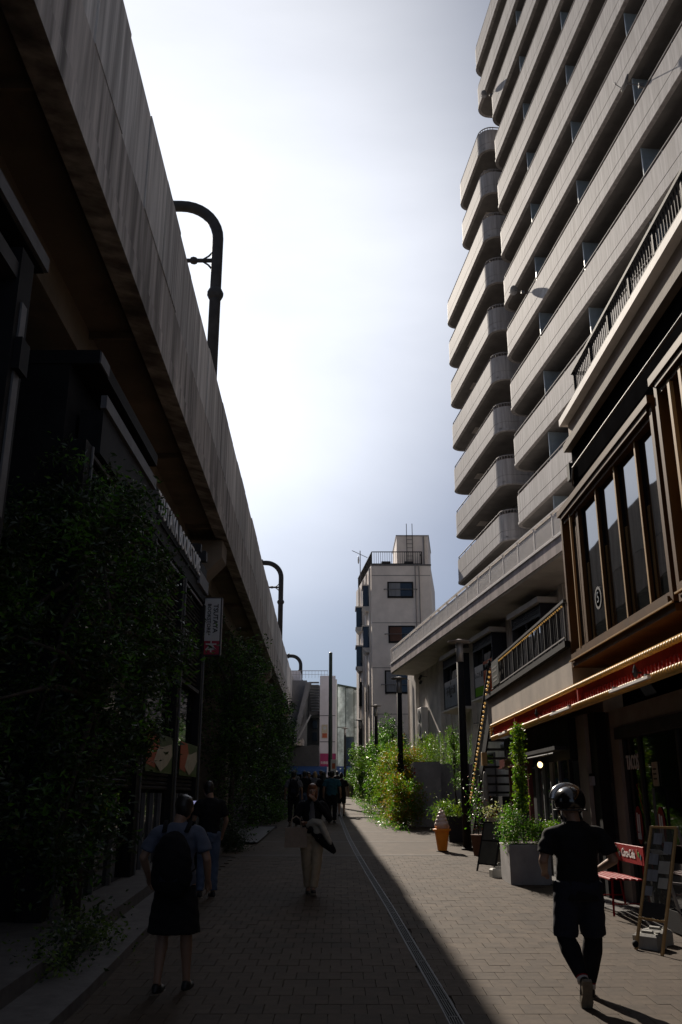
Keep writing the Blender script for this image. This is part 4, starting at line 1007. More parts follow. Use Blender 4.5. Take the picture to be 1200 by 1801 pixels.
# ================================================================== BOOKSTORE (left)
bk = thing('bookstore_building','dark louvred bookstore building under the viaduct on the left','building',(-3.15,15,0))
def kb(b0,n,m,parent=None,**k):
    b0.v=[(v[0]+3.15,v[1]-15,v[2]) for v in b0.v]; return b0.build(n,m,parent or bk,**k)
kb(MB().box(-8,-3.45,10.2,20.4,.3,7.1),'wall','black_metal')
kb(MB().box(-8.2,-3.08,10.18,13.9,7.05,7.24),'roof_slab','black_metal')
kb(MB().box(-3.14,-3.06,10.6,13.85,6.62,6.80),'fascia_strip','grey_metal')
kb(MB().box(-3.11,-3.06,10.19,10.6,7.06,7.22),'fascia_strip','grey_metal')
kb(MB().box(-3.4,-3.10,10.62,14.2,6.0,6.60),'fascia','black_metal')
kb(MB().box(-3.4,-3.16,14.0,20.3,6.05,6.85),'fascia','black_metal')
kb(MB().box(-3.40,-3.10,19.0,20.3,6.25,6.55),'fascia_strip','grey_metal')
for y_ in (10.3,14.35,17.4,20.2):
    kb(MB().box(-3.42,-3.14,y_-.16,y_+.16,.3,6.0),'column','black_metal')
    kb(MB().box(-3.14,-3.12,y_+.10,y_+.15,.3,6.0),'column_edge','grey_metal')
slb = MB().box(-.02,.02,0,1,0,.035)
for (a,c) in ((10.5,14.15),(14.55,17.2),(17.6,20.0)):
    sm=MB().box(-.03,.025,0,c-a,0,.03).mesh('louvre_slat','dark_metal')
    for i in range(22): inst(sm,'louvre_slat',bk,(-3.25+3.15,a-15,4.05+i*.085),(0,.5,0))
    kb(MB().box(-3.20,-3.17,a,c,5.93,5.98),'louvre_rail','grey_metal')
    kb(MB().box(-3.3,-3.28,a,c,2.75,3.95),'pane','window_glass')
    kb(MB().box(-3.22,-3.16,a,c,3.96,4.03),'rail','dark_metal')
    sm2=MB().box(-.03,.02,0,c-a,0,.04).mesh('louvre_slat','dark_metal')
    for i in range(5): inst(sm2,'louvre_slat',bk,(-3.25+3.15,a-15,1.92+i*.075),(0,.5,0))
    n=4; w=(c-a)/n
    for j in range(n):
        fr=kb(MB().box(-3.26,-3.20,a+j*w,a+j*w+.06,.45,1.85),'door_frame','grey_metal')
        kb(MB().box(-3.27,-3.255,a+j*w+.065,a+(j+1)*w-.005,.45,1.85),'pane','window_glass')
    kb(MB().box(-3.42,-3.40,a+.2,c-.2,1.3,1.7),'lit_interior','lit_room')
# red and cream banners
for (y0,y1) in ((14.7,17.0),(17.8,19.9)):
    t=thing('banner','red and cream wavy banner over the bookstore doors, '+('nearer' if y0<15 else 'farther')+' one','banner',(-3.12,(y0+y1)/2,2.5),0,'banners over the bookstore doors')
    h=(y1-y0)/2
    MB().box(-.02,.0,-h,h,-.32,.32).build('backing','leaf_dark',t)
    MB().prism([(-h,-.2),(-h*.4,-.25),(-h*.1,.1),(-h*.3,.3),(-h,.32)],'x',.002,.012).build('red_print','print_orange',t)
    MB().prism([(-h*.5,-.15),(0,-.30),(h*.5,-.18),(h*.9,0),(h*.8,.2),(h*.2,.12),(-h*.2,.1)],'x',.013,.02).build('cream_print','poster_cream',t)
# roof lettering
lt=thing('roof_lettering','white raised bookstore name letters along the dark fascia','sign',(-3.12,16.6,6.56))
text('TSUTAYA BOOKSTORE','white_paint',(.02,0,0),(0,1,0),(0,0,1),.54,lt,ext=.008,sx=.80,spacing=1.06)
MB().box(-.03,-.01,-2.4,2.4,-.24,-.21).build('carrier_rail','black_metal',lt)
# blade sign
bs=thing('blade_sign','white and red vertical bookstore blade sign projecting from the facade','sign',(-2.98,20.35,5.55))
MB().cbox(-.22,.21,-.06,.06,-.70,.66,.005).build('housing','dark_metal',bs)
MB().box(-.19,.185,-.068,-.061,-.36,.63).build('white_face','sign_white',bs); MB().box(-.19,.185,-.068,-.061,-.67,-.362).build('red_face','sign_red',bs)
MB().box(.211,.225,-.05,.05,-.68,.64).build('edge_trim','rail_grey',bs)  # plain grey strip down the edge of the sign
text('TSUTAYA','print_black',(.075,-.071,.16),(0,0,-1),(1,0,0),.155,bs,bold=.003)
text('BOOKSTORE','print_black',(-.075,-.071,.16),(0,0,-1),(1,0,0),.118,bs,bold=.002)
text('\u672c','sign_white',(0,-.071,-.515),(1,0,0),(0,0,1),.27,bs,bold=.004)
MB().box(-.40,-.22,-.02,.02,.3,.36).box(-.40,-.22,-.02,.02,-.4,-.34).build('bracket','black_metal',bs)
# roof-top bits near the sign end
kb(MB().cbox(-3.3,-3.05,19.4,19.6,6.86,7.1,.02),'roof_lamp','dark_metal'); kb(MB().cbox(-3.3,-3.05,18.6,18.75,6.86,7.05,.02),'roof_lamp','dark_metal')
# nearer dark shop, seen from the side
ns=thing('corner_shop_building','nearly black shop building at the left picture edge','building',(-3.1,5,0))
def nb(b0,n,m,**k):
    b0.v=[(v[0]+3.1,v[1]-5,v[2]) for v in b0.v]; return b0.build(n,m,ns,**k)
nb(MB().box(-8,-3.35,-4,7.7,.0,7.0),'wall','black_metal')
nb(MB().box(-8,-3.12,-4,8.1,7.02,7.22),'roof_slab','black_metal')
nb(MB().box(-3.13,-3.08,5.5,8.12,7.04,7.20),'fascia_strip','grey_metal')
nb(MB().box(-3.30,-3.12,-4,7.6,6.55,6.72),'eaves_beam','dark_metal')
nb(MB().box(-3.34,-3.10,7.45,7.78,.2,6.9),'column','black_metal')
nb(MB().box(-3.10,-3.08,7.55,7.68,4.2,6.35),'column_edge','grey_metal')  # grey strip paints the lit front edge of the column
nb(MB().box(-3.095,-3.02,7.5,7.72,5.62,5.95),'junction_box','black_metal')
for i in range(16): nb(MB().box(-3.32,-3.27,3.5,7.4,4.4+i*.12,4.44+i*.12),'louvre_slat','dark_metal')
# ================================================================== PLANTS
def lobes(n, rx, ry, h, seed, z0=0.1, fat=0.5):
    r = random.Random(seed); L = []
    for i in range(n):
        a = r.uniform(0, 6.28); d = math.sqrt(r.random())*0.65; z = z0+(h-z0)*r.uniform(.12, .95)
        k = fat*r.uniform(.55, 1.0)*(1.15-0.5*abs(z/h-.45))
        L.append((rx*d*math.cos(a), ry*d*math.sin(a), min(z, h-0.3*k*rx), rx*k, ry*k, h*0.20*r.uniform(.8, 1.5)))
    return L
# right hand shrub border
HB = [
 ((2.02,29.5), (.62,1.0), 1.55, 9000, ['leaf_mid','leaf_lime','leaf_red','leaf_mid'], .062, 'bright green shrub at the near end of the right border beside the grey planter'),
 ((1.95,31.6), (.75,1.3), 2.35, 13000, ['leaf_mid','leaf_red','leaf_lime','leaf_olive','leaf_red'], .065, 'tall shrub with orange red leaf tips behind the bright green one'),
 ((1.95,35.5), (.80,1.7), 2.5, 11000, ['leaf_mid','leaf_lime','leaf_olive'], .07, 'rounded yellow green shrub right of the street behind the red tipped one'),
 ((1.85,40.5), (.85,2.0), 2.95, 11000, ['leaf_mid','leaf_dark','leaf_mid','leaf_lime'], .08, 'glossy green shrub halfway along the right border'),
 ((1.75,46.0), (.85,2.4), 3.3, 11000, ['leaf_mid','leaf_mid','leaf_dark'], .085, 'tallest glossy green shrub below the cream tower'),
 ((1.45,53.0), (.80,2.8), 2.9, 8000, ['leaf_mid','leaf_dark','leaf_olive'], .095, 'green shrub in front of the thin lamp post'),
 ((1.15,61.0), (.75,3.0), 2.8, 7000, ['leaf_mid','leaf_olive'], .11, 'farthest green shrub of the right border'),
]
for i, ((x, y_), (rx, ry), h, n, m, ls, lb) in enumerate(HB):
    tree('border_shrub', lb, 'shrub', (x, y_, gz(y_)), lobes(14, rx*1.1, ry*1.1, h, 20+i), n, ls, m, (h*.7, .04), 'shrubs along the right border', seed=30+i, tufts=n//28, tuft_r=.085, shell=.5, aspect=.55, branches=12)
# low ground cover with white flowers at the shrub feet
pts=[]; rg=np.random.default_rng(5)
for (yy, xx) in ((28.8,1.75),(30.5,1.42),(32.5,1.27),(35,1.2),(38,1.2),(41.5,1.15),(45,1.08),(50,.95),(56,.85),(62,.7)):
    k=170; p=rg.normal(size=(k,3))*np.array([.16,.9,.09]); p[:,0]+=xx; p[:,1]+=yy; p[:,2]=np.abs(p[:,2])+gz(0)+SL*p[:,1]+.03; pts.append(p)
P=np.concatenate(pts)
inst(leaf_mesh('ground_cover','leaf_mid',P,.09,seed=8,aspect=.3),'ground_cover',None,kind='stuff')
inst(leaf_mesh('white_flowers','petal_white',P[::9]+np.array([0,0,.09]),.06,seed=9,aspect=.9),'white_flowers',None,kind='stuff')
fl=thing('red_flowers','few bright red blossoms on top of the red tipped shrub','flowers',(1.95,30.5,gz(30.5)+1.5))
for dx,dz,dy in ((.15,.30,-.5),(-.1,.12,-.6),(.42,.18,-.5),(.05,-.5,-1.0)): 
    q=rg.normal(size=(14,3))*.035+np.array([dx,dy,dz]); inst(leaf_mesh('blossom','petal_red',q,.06,seed=int(dz*100)+60,aspect=.8),'blossom',fl)
# dark tree behind, between the two buildings
tree('dark_tree','dark bushy tree between the white parapet building and the cream tower','tree',(2.85,50,gz(50)),[(0,0,3.0,1.0,1.2,1.0),(-.2,0,3.9,.7,.9,.8),(.4,.3,2.2,1.0,1.2,1.0),(.1,0,1.4,.9,1.2,1.0)],9000,.10,['leaf_dark','leaf_mid','leaf_dark'],(3.4,.12),seed=61,tufts=260,tuft_r=.14)
# concrete planter block and its planting
g=gz(30)
pb=thing('concrete_planter','tall grey concrete planter block right of the shrubs','planter',(2.82,30.0,g))
MB().cbox(-.47,.42,0,6.0,-.3,1.98,.02).build('block','wall_concrete',pb)
MB().cbox(.425,2.3,.75,1.2,-.3,1.96,.02).build('side_wall','wall_concrete',pb)
MB().box(-.43,.38,.04,5.9,1.981,2.0).build('soil','joint_sand',pb)
def spikes(name,label,cat,loc,rx,ry,n,h,m,seed,group=None):
    r=np.random.default_rng(seed); t=thing(name,label,cat,loc,0,group); V=[];F=[]
    pts=[]
    for i in range(n):
        x,y=r.normal()*rx,r.normal()*ry; hh=h*r.uniform(.5,1.1); bx,by=r.normal()*.12*h,r.normal()*.12*h
        for k in range(int(hh/.022)):
            q=k*.022/hh; pts.append((x+bx*q*q+r.normal()*.035*(1.1-q),y+by*q*q+r.normal()*.035*(1.1-q),hh*q))
    inst(leaf_mesh('fronds',m,pts,.075,seed=seed,aspect=.14,up=1.2),'fronds',t); return t
spikes('feathery_shrub','feathery light green plants growing on top of the concrete planter','plant',(3.0,31.2,g+1.98),.28,.6,90,1.0,['leaf_lime','leaf_mid'],71)
spikes('feathery_shrub','feathery plants further right behind the thin tree','plant',(3.9,31.6,g+1.6),.3,.3,80,1.35,['leaf_lime','leaf_mid','leaf_olive'],72)
tree('low_shrub','low green and red leaved shrub spilling over the left edge of the planter block','shrub',(2.5,31.5,g+1.98),[(-.05,-.6,.18,.25,.5,.2),(0,.6,.2,.3,.9,.25)],1800,.06,['leaf_lime','leaf_red','leaf_olive'],None,seed=73)
# slender olive tree in a dark square pot behind the ice cream
g=gz(24.1)
pt=thing('dark_planter','dark grey square planter behind the ice cream cone','planter',(2.98,24.1,g))
MB().add([(-.24,-.24,0),(.24,-.24,0),(.24,.24,0),(-.24,.24,0),(-.29,-.29,.60),(.29,-.29,.60),(.29,.29,.60),(-.29,.29,.60)],[(0,3,2,1),(4,5,6,7),(0,1,5,4),(1,2,6,5),(2,3,7,6),(3,0,4,7)]).build('pot','navy',pt)
MB().box(-.26,.26,-.26,.26,.601,.615).build('soil','joint_sand',pt)
tree('olive_tree','slender young olive tree growing from the dark planter by the lamp post','tree',(2.98,24.1,g+.6),[(0,0,1.55,.22,.22,.55),(-.05,0,2.0,.2,.2,.35),(.08,0,1.0,.15,.15,.3)],1900,.055,['leaf_olive','leaf_mid'],(2.1,.028),seed=75,tufts=90,tuft_r=.06,aspect=.25,branches=16)
spikes('grassy_plant','yellow green grassy plant around the olive stem','plant',(2.86,24.0,g+.60),.20,.14,55,.42,['leaf_lime','leaf_lime','leaf_olive'],76)
tree('potted_shrub','yellow green plant spilling left over the dark planter','shrub',(2.62,24.0,g+.45),[(-.02,0,.28,.24,.2,.14),(.1,0,.15,.15,.15,.12)],1200,.06,['leaf_lime','leaf_mid'],(.2,.01),seed=77,aspect=.25)
# big light planter with columnar tree, right of the A-board
g=gz(15.6)
bp=thing('planter_box','large square light grey planter box with a column of leaves beside the A-board','planter',(3.04,15.72,g))
MB().cbox(-.33,.33,-.45,.40,0,.60,.012).build('box','planter_concrete',bp); MB().box(-.30,.30,-.42,.37,.601,.61).build('soil','joint_sand',bp)
tree('columnar_tree','narrow column of yellow green leaves in the light grey planter','tree',(3.04,15.7,g+.6),[(0,0,.62+i*.165,.105+.022*math.sin(i*1.7),.105,.16) for i in range(8)]+[(0,0,1.86,.05,.05,.16)],3400,.042,['leaf_lime','leaf_lime','leaf_mid','leaf_olive'],(1.75,.02),seed=81,tufts=240,tuft_r=.035,shell=.7,aspect=.6,branches=20)
tree('planter_shrub','silvery green bushy shrub at the foot of the columnar tree','shrub',(2.92,15.6,g+.6),[(-.12,-.1,.30,.26,.25,.22),(.12,0,.22,.22,.25,.2),(-.18,-.1,.08,.2,.2,.15),(-.05,.1,.5,.16,.16,.14)],3000,.042,['leaf_olive','leaf_mid','leaf_mid','petal_white'],(.3,.012),seed=82,tufts=120,tuft_r=.05,aspect=.4)
tree('planter_shrub','yellow green shrub at the right corner of the light grey planter','shrub',(3.28,15.4,g+.58),[(.0,-.05,.2,.22,.22,.2),(.12,-.1,.05,.16,.16,.14),(.18,-.1,.33,.12,.12,.12)],1900,.04,['leaf_lime','leaf_mid'],(.3,.012),seed=83,tufts=80,tuft_r=.045,aspect=.4)
# small white footed pot with flowers
g=gz(18.3)
fp=thing('flower_pot','pale conical flower pot on a stand behind the A-board','flower pot',(2.93,18.2,g))
MB().lathe((0,0,.45),[(.05,0),(.11,.40),(.125,.41),(.11,.40)],16).build('pot','weight_white',fp,smooth=True)
b=MB()
for a in range(3): b.tube([(.12*math.cos(a*2.1),.12*math.sin(a*2.1),0),(.05*math.cos(a*2.1),.05*math.sin(a*2.1),.47)],.01,5)
b.build('stand','black_metal',fp)
q=rg.normal(size=(260,3))*np.array([.11,.1,.09])+np.array([0,0,.95]); inst(leaf_mesh('leaves',['leaf_olive','petal_white','petal_orange'],q,.06,seed=91),'leaves',fp)
pr=thing('closed_parasol','closed white parasol with a wooden lantern head by the red shopfront','parasol',(3.02,19.4,gz(19.4)))
MB().tube([(0,0,0),(0,0,1.9)],.018,8).build('pole','bark',pr); MB().lathe((0,0,.95),[(.03,0),(.06,.15),(.055,.5),(.04,.72),(.02,.78)],12).build('canopy','weight_white',pr,smooth=True)
MB().cbox(-.055,.055,-.055,.055,1.85,2.12,.01).build('lantern','bronze_light',pr)
ff=thing('flower_bush','orange and green potted flowers by the foot of the dark stairs','plant',(2.95,20.2,gz(20.2)))
q=rg.normal(size=(500,3))*np.array([.12,.14,.28])+np.array([0,0,1.05]); inst(leaf_mesh('leaves',['leaf_dark','leaf_mid','leaf_dark','petal_orange'],q,.055,seed=92),'leaves',ff)
MB().lathe((0,0,0),[(.12,0),(.17,.42),(.18,.43)],14).build('pot','terracotta',ff)
MB().tube([(0,0,.4),(0,0,1.2)],.012,6).build('stem','bark',ff)

# left trees
tree('street_tree','huge very dark leafy tree in front of the bookstore at the left','tree',(-2.95,10.6,.5),
  [(-.1,0,4.6,.75,1.2,.8),(.15,.8,3.9,.65,1.0,.7),(-.5,-.6,3.9,.9,1.2,.9),(.45,1.6,3.2,.55,.8,.6),(0,0,2.9,.85,1.3,.8),(-.2,-.4,1.9,.8,1.2,.8),(.1,.8,2.1,.65,1.0,.7),(0,-.8,1.0,.65,.9,.7),(-.1,.3,.8,.5,1.0,.6),(-.7,-1.6,3.1,.6,.8,1.3),(-.6,-2.0,1.6,.5,.7,1.0)],
  34000,.085,['leaf_dark','leaf_dark','leaf_mid'],(4.0,.09),seed=101,tufts=620,tuft_r=.13,shell=.35,aspect=.38,branches=26,droop=.5)
tree('hedge_shrub','small shrub at the foot of the dark tree beside the stone step','shrub',(-2.5,9.4,.27),[(0,0,.2,.22,.7,.22),(.05,-.9,.12,.15,.4,.15)],2600,.05,['leaf_dark','leaf_olive'],(.3,.012),seed=102)
LT=[((-3.0,25.5),(1.0,1.9),5.9,15000,'dark tree right behind the blade sign'),((-2.95,30.5),(1.0,2.2),5.1,14000,'second dark tree along the left side past the bookstore'),
    ((-2.9,36),(.95,2.6),4.7,12000,'third dark tree along the left side with a lower crown'),((-3.1,43),(1.0,3.2),4.4,9000,'fourth dark tree along the left side'),((-3.4,52),(1.0,4),4.0,8000,'farthest dark tree before the viaduct end')]
for i,((x,y_),(rx,ry),h,n,lb) in enumerate(LT):
    tree('dark_street_tree',lb,'tree',(x,y_,gz(y_)),lobes(22,rx,ry,h,200+i,z0=.25,fat=.58),n,.095+.012*i,['leaf_dark','leaf_dark','leaf_mid'],(h*.8,.08),'dark trees along the left side',seed=210+i,tufts=n//30,tuft_r=.13,shell=.4,aspect=.4,branches=20,droop=.3)
tree('low_bush','low arching dark bush on the pavement edge behind the man in jeans','shrub',(-2.55,21.4,gz(21.4)),[(0,0,.25,.30,.35,.22),(.22,-.1,.15,.2,.3,.15),(-.1,.1,.45,.2,.25,.2)],2200,.09,['leaf_dark'],(.3,.015),seed=120,aspect=.16,droop=.2)
tree('low_bush','low mossy bush at the end of the light pavement','shrub',(-2.35,33.0,gz(33)),[(0,0,.25,.35,1.6,.3),(.05,2.5,.3,.35,1.5,.3)],4500,.07,['leaf_dark','leaf_mid'],(.3,.015),seed=121,aspect=.4)
fp=thing('round_planter','grey round planter at the far end of the shrub border','planter',(.62,61,gz(61)))
MB().lathe((0,0,0),[(.32,0),(.40,.85),(.42,.86),(.38,.87)],16).build('pot','planter_concrete',fp,smooth=True)
q=rg.normal(size=(500,3))*np.array([.22,.22,.3])+np.array([0,0,1.2]); inst(leaf_mesh('leaves',['leaf_mid','leaf_olive'],q,.1,seed=93),'leaves',fp)

# ================================================================== STREET FURNITURE
g=gz(21.25)
ic=thing('ice_cream_sign','large soft serve ice cream cone display in an orange cone','display',(2.28,21.3,g))
prof=[(.10,0),(.105,.01),(.165,.43),(.19,.435),(.205,.45),(.205,.475),(.19,.48),(.15,.49)]
MB().lathe((0,0,0),prof,24).build('cone','cone_orange',ic,smooth=False)
b=MB(); 
# swirl: one tapering spiral rope around a core
pts=[];rad=[]; n=110
for i in range(n):
    q=i/(n-1); a=q*5.0*2*math.pi; R0=.105*(1-q)**.75+.002; pts.append((R0*math.cos(a),R0*math.sin(a),.52+q*.40)); rad.append(.068*(1-q)**.6+.006)
b.tube(pts,rad,8); b.lathe((0,0,.48),[(.15,0),(.12,.1),(.09,.2),(.04,.34),(.01,.40)],14)
b.build('swirl','cream_swirl',ic,smooth=True)
MB().lathe((0,0,0),[(.14,0),(.14,.012),(.10,.02)],20).build('base','black_metal',ic)
# A-board
def aboard(name,label,loc,rz,w,h,spread,mf,mp,par_panel=True,writing=None):
    t=thing(name,label,'sign board',loc,rz)
    for s in (-1,1):
        b=MB()
        f=lambda x,z: (x, s*(spread*(1-z/h)), z)
        for x in (-w/2,w/2): b.bar(f(x,0),f(x,h),.025,.025,(0,1,0))
        for z in (h-.012,.16*h,.62*h if not writing else .16*h): b.bar(f(-w/2,z),f(w/2,z),.022,.022,(0,1,0))
        b.build('frame',mf,t)
        if s==-1 or par_panel:
            e=.004*s; z0,z1=.17*h,h-.02
            MB().add([(-w/2+.012,f(0,z0)[1]+e,z0),(w/2-.012,f(0,z0)[1]+e,z0),(w/2-.012,f(0,z1)[1]+e,z1),(-w/2+.012,f(0,z1)[1]+e,z1),
                      (-w/2+.012,f(0,z0)[1]-e,z0),(w/2-.012,f(0,z0)[1]-e,z0),(w/2-.012,f(0,z1)[1]-e,z1),(-w/2+.012,f(0,z1)[1]-e,z1)],[(0,1,2,3),(7,6,5,4),(0,4,5,1),(1,5,6,2),(2,6,7,3),(3,7,4,0)]).build('panel',mp,t)
    return t
a1=aboard('a_frame_board','black framed folding menu board between the lamp post and the grey planter',(2.78,17.15,gz(17.15)),R(-62),.52,.86,.22,'black_metal','chalkboard')
def weight(loc,rz,label,grp=None):
    t=thing('sign_weight',label,'weight',loc,rz,grp)
    MB().cbox(-.14,.14,-.085,.085,0,.15,.025).build('block','weight_white',t)
    MB().tube([(-.06,-.02,.148),(-.06,-.02,.165),(.06,-.02,.165),(.06,-.02,.148)],.016,6).build('handle','weight_white',t)
    MB().lathe((.08,.04,.15),[(.025,0),(.03,.015),(.0,.016)],10).build('cap','weight_white',t)
weight((2.70,16.35,gz(16.35)),R(10),'white water weight against the light grey planter corner')
weight((2.88,17.05,gz(17.05)),R(-20),'grey white weight hidden between the legs of the black board')
a2=thing('clear_sign_board','tall leaning pale framed clear poster stand at the right edge','sign board',(3.45,10.05,gz(10.05)),R(-64))
w,h=.36,1.20
f=lambda x,z,s: (x, s*(.38*(1-z/h)), z)
for s in (-1,1):
    b=MB()
    for x in (-w/2,w/2): b.bar(f(x,0,s),f(x,h,s),.028,.022,(0,1,0))
    for z in ((h-.01,.30) if s==-1 else (.62,.28)): b.bar(f(-w/2,z,s),f(w/2,z,s),.022,.022,(0,1,0))
    b.build('frame','bronze_light' if s==-1 else 'rail_grey',a2)
def slab(x0,x1,z0,z1,o,m,name):
    y0,y1=f(0,z0,-1)[1],f(0,z1,-1)[1]
    MB().add([(x0,y0-o,z0),(x1,y0-o,z0),(x1,y1-o,z1),(x0,y1-o,z1),(x0,y0-o+.003,z0),(x1,y0-o+.003,z0),(x1,y1-o+.003,z1),(x0,y1-o+.003,z1)],[(0,1,2,3),(7,6,5,4),(0,4,5,1),(1,5,6,2),(2,6,7,3),(3,7,4,0)]).build(name,m,a2)
slab(-.16,.16,.31,h-.02,0,'board_film','panel')
slab(-.155,.155,.32,.46,.006,'print_black','print_band'); slab(-.12,.0,1.02,1.13,.006,'curtain','drawn_circle'); slab(.04,.15,.93,1.05,.006,'curtain','drawn_circle')
for i,(x0,x1,z0,z1) in enumerate(((-.15,-.02,.82,.93),(.0,.15,.74,.86),(-.15,.0,.66,.77),(.02,.15,.60,.70),(-.15,-.05,.52,.61))): slab(x0,x1,z0,z1,.006,('curtain','weight_white')[i%2],'photo_print')
for i in range(4): slab(-.16+.02*i,.02+.03*i,.96-i*.012,.966-i*.012,.010,'weight_white','chalk_line')
for x in (-w/2,): MB().ell((x,.38*-1,.06),(.035,.03,.035),10,8).build('foot_clamp','black_metal',a2)
MB().bar((-w/2+.01,-.06,.55),(.05,.2,.25),.012,.012).build('stay','dark_metal',a2)
weight((3.20,10.12,gz(10.12)),R(-50),'white water weight under the clear poster stand, nearer of two','weights under the poster stand')
weight((3.36,10.36,gz(10.36)),R(-50),'white water weight under the clear poster stand, farther of two','weights under the poster stand')
# red bench
bn=thing('red_bench','red slatted metal bench with a drink logo on its backrest','bench',(3.58,12.45,gz(12.45)+.03),math.pi/2)
# local x along the street (away), local y towards the wall is -? rotated: local X -> +Y world, local Y -> -X world
for i in range(5): MB().cbox(-.62,.62,.22-.085*i-.035,.22-.085*i+.03,.425-.004*i,.445-.004*i,.004).build('slat','bench_red',bn)
MB().cbox(-.60,.60,-.215,-.195,.58,.80,.004).build('backrest','bench_red',bn)
MB().tube([(-.62,.25,.425),(.62,.25,.425)],.014,8).build('front_rail','bench_red',bn)
for s in (-1,1):
    MB().tube([(s*.55,.22,0),(s*.52,.2,.42)],.014,8).build('leg','bench_red',bn)
    MB().tube([(s*.55,-.26,0),(s*.53,-.2,.42),(s*.55,-.21,.80)],.014,8).build('leg','bench_red',bn)
    MB().tube([(s*.54,.21,.14),(s*.54,-.24,.14)],.009,6).build('brace','bench_red',bn)
text('Coca-Cola','white_paint',(0,-.190,.69),(-1,0,0),(0,0,1),.145,bn,sx=.9,bold=.002)
for i,(x,m) in enumerate(((-.5,'cloth_teal'),(-.42,'print_green'),(-.36,'print_orange'),(.36,'cloth_navy'),(.44,'print_green'),(.52,'sign_white'),(.40,'sign_white'))):
    MB().ell((x,-.190,.67+.03*(i%3)),(.028,.004,.036),8,6).build('painted_figure',m,bn)
# under the bench / at the wall: small items
cr=thing('black_crate','black crate on the step under the right end of the bench','crate',(3.95,10.9,gz(10.9)+.03),0)
MB().box(-.2,.2,-.25,.25,0,.02).box(-.2,-.18,-.25,.25,.02,.22).box(.18,.2,-.25,.25,.02,.22).box(-.18,.18,-.25,-.23,.02,.22).box(-.18,.18,.23,.25,.02,.22).build('body','black_metal',cr)

# ================================================================== PEOPLE
def remesh(b, vox, smooth=4, fold=0.0, seed=1):
    """union of overlapping closed shapes into one continuous skin"""
    me = b.mesh('m'); o = bpy.data.objects.new('m', me); col.objects.link(o)
    rm = o.modifiers.new('r', 'REMESH'); rm.mode = 'VOXEL'; rm.voxel_size = vox; rm.use_smooth_shade = True
    sm = o.modifiers.new('s', 'SMOOTH'); sm.iterations = smooth; sm.factor = 0.5
    dg = bpy.context.evaluated_depsgraph_get(); dg.update()
    out = bpy.data.meshes.new_from_object(o.evaluated_get(dg)); bpy.data.objects.remove(o)
    if fold:
        n = len(out.vertices); co = np.empty(n*3, np.float32); out.vertices.foreach_get('co', co); co = co.reshape(-1, 3)
        no = np.empty(n*3, np.float32); out.vertices.foreach_get('normal', no); no = no.reshape(-1, 3)
        s = seed*1.7; x, y, z = co[:, 0], co[:, 1], co[:, 2]
        d = np.sin(x*31+z*17+s+2*np.sin(y*23+z*9))*np.sin(z*26+x*9+s*2+1.5*np.sin(x*19+s)) + .6*np.sin(z*55+x*21+y*33+s)
        co += no*(d*fold)[:, None]; out.vertices.foreach_set('co', co.ravel()); out.update()
    return out
def hand(b, wr, d, palm, side, curl=.5, s=1.0):
    """palm and five fingers; d = forearm direction, palm = palm normal"""
    d = Vector(d).normalized(); n = Vector(palm); n = (n-d*n.dot(d)).normalized(); w = d.cross(n)*side; wr = Vector(wr)
    b.tube([wr-d*.02*s, wr+d*.03*s, wr+d*.085*s], [(.028*s,.017*s),(.038*s,.015*s),(.038*s,.013*s)] if abs(w.x) > -1 else .03, 8)
    for i, L in enumerate((.070,.080,.075,.058)):
        o = wr + d*.078*s + w*(.030-.020*i)*s; a = curl*(.7+.1*i)
        p1 = o + (d*math.cos(a*.6)+n*math.sin(a*.6))*L*.45*s; p2 = p1 + (d*math.cos(a*1.5)+n*math.sin(a*1.5))*L*.33*s; p3 = p2 + (d*math.cos(a*2.2)+n*math.sin(a*2.2))*L*.24*s
        b.tube([o-d*.02*s, p1, p2, p3], [.0095*s,.009*s,.0082*s,.0065*s], 6)
    t0 = wr + d*.02*s + w*.030*s; t1 = t0 + (d*.7+w*.6+n*.3).normalized()*.038*s; t2 = t1 + (d*.9+w*.15+n*.4).normalized()*.030*s
    b.tube([t0-w*.012*s, t1, t2], [.012*s,.0105*s,.008*s], 6)
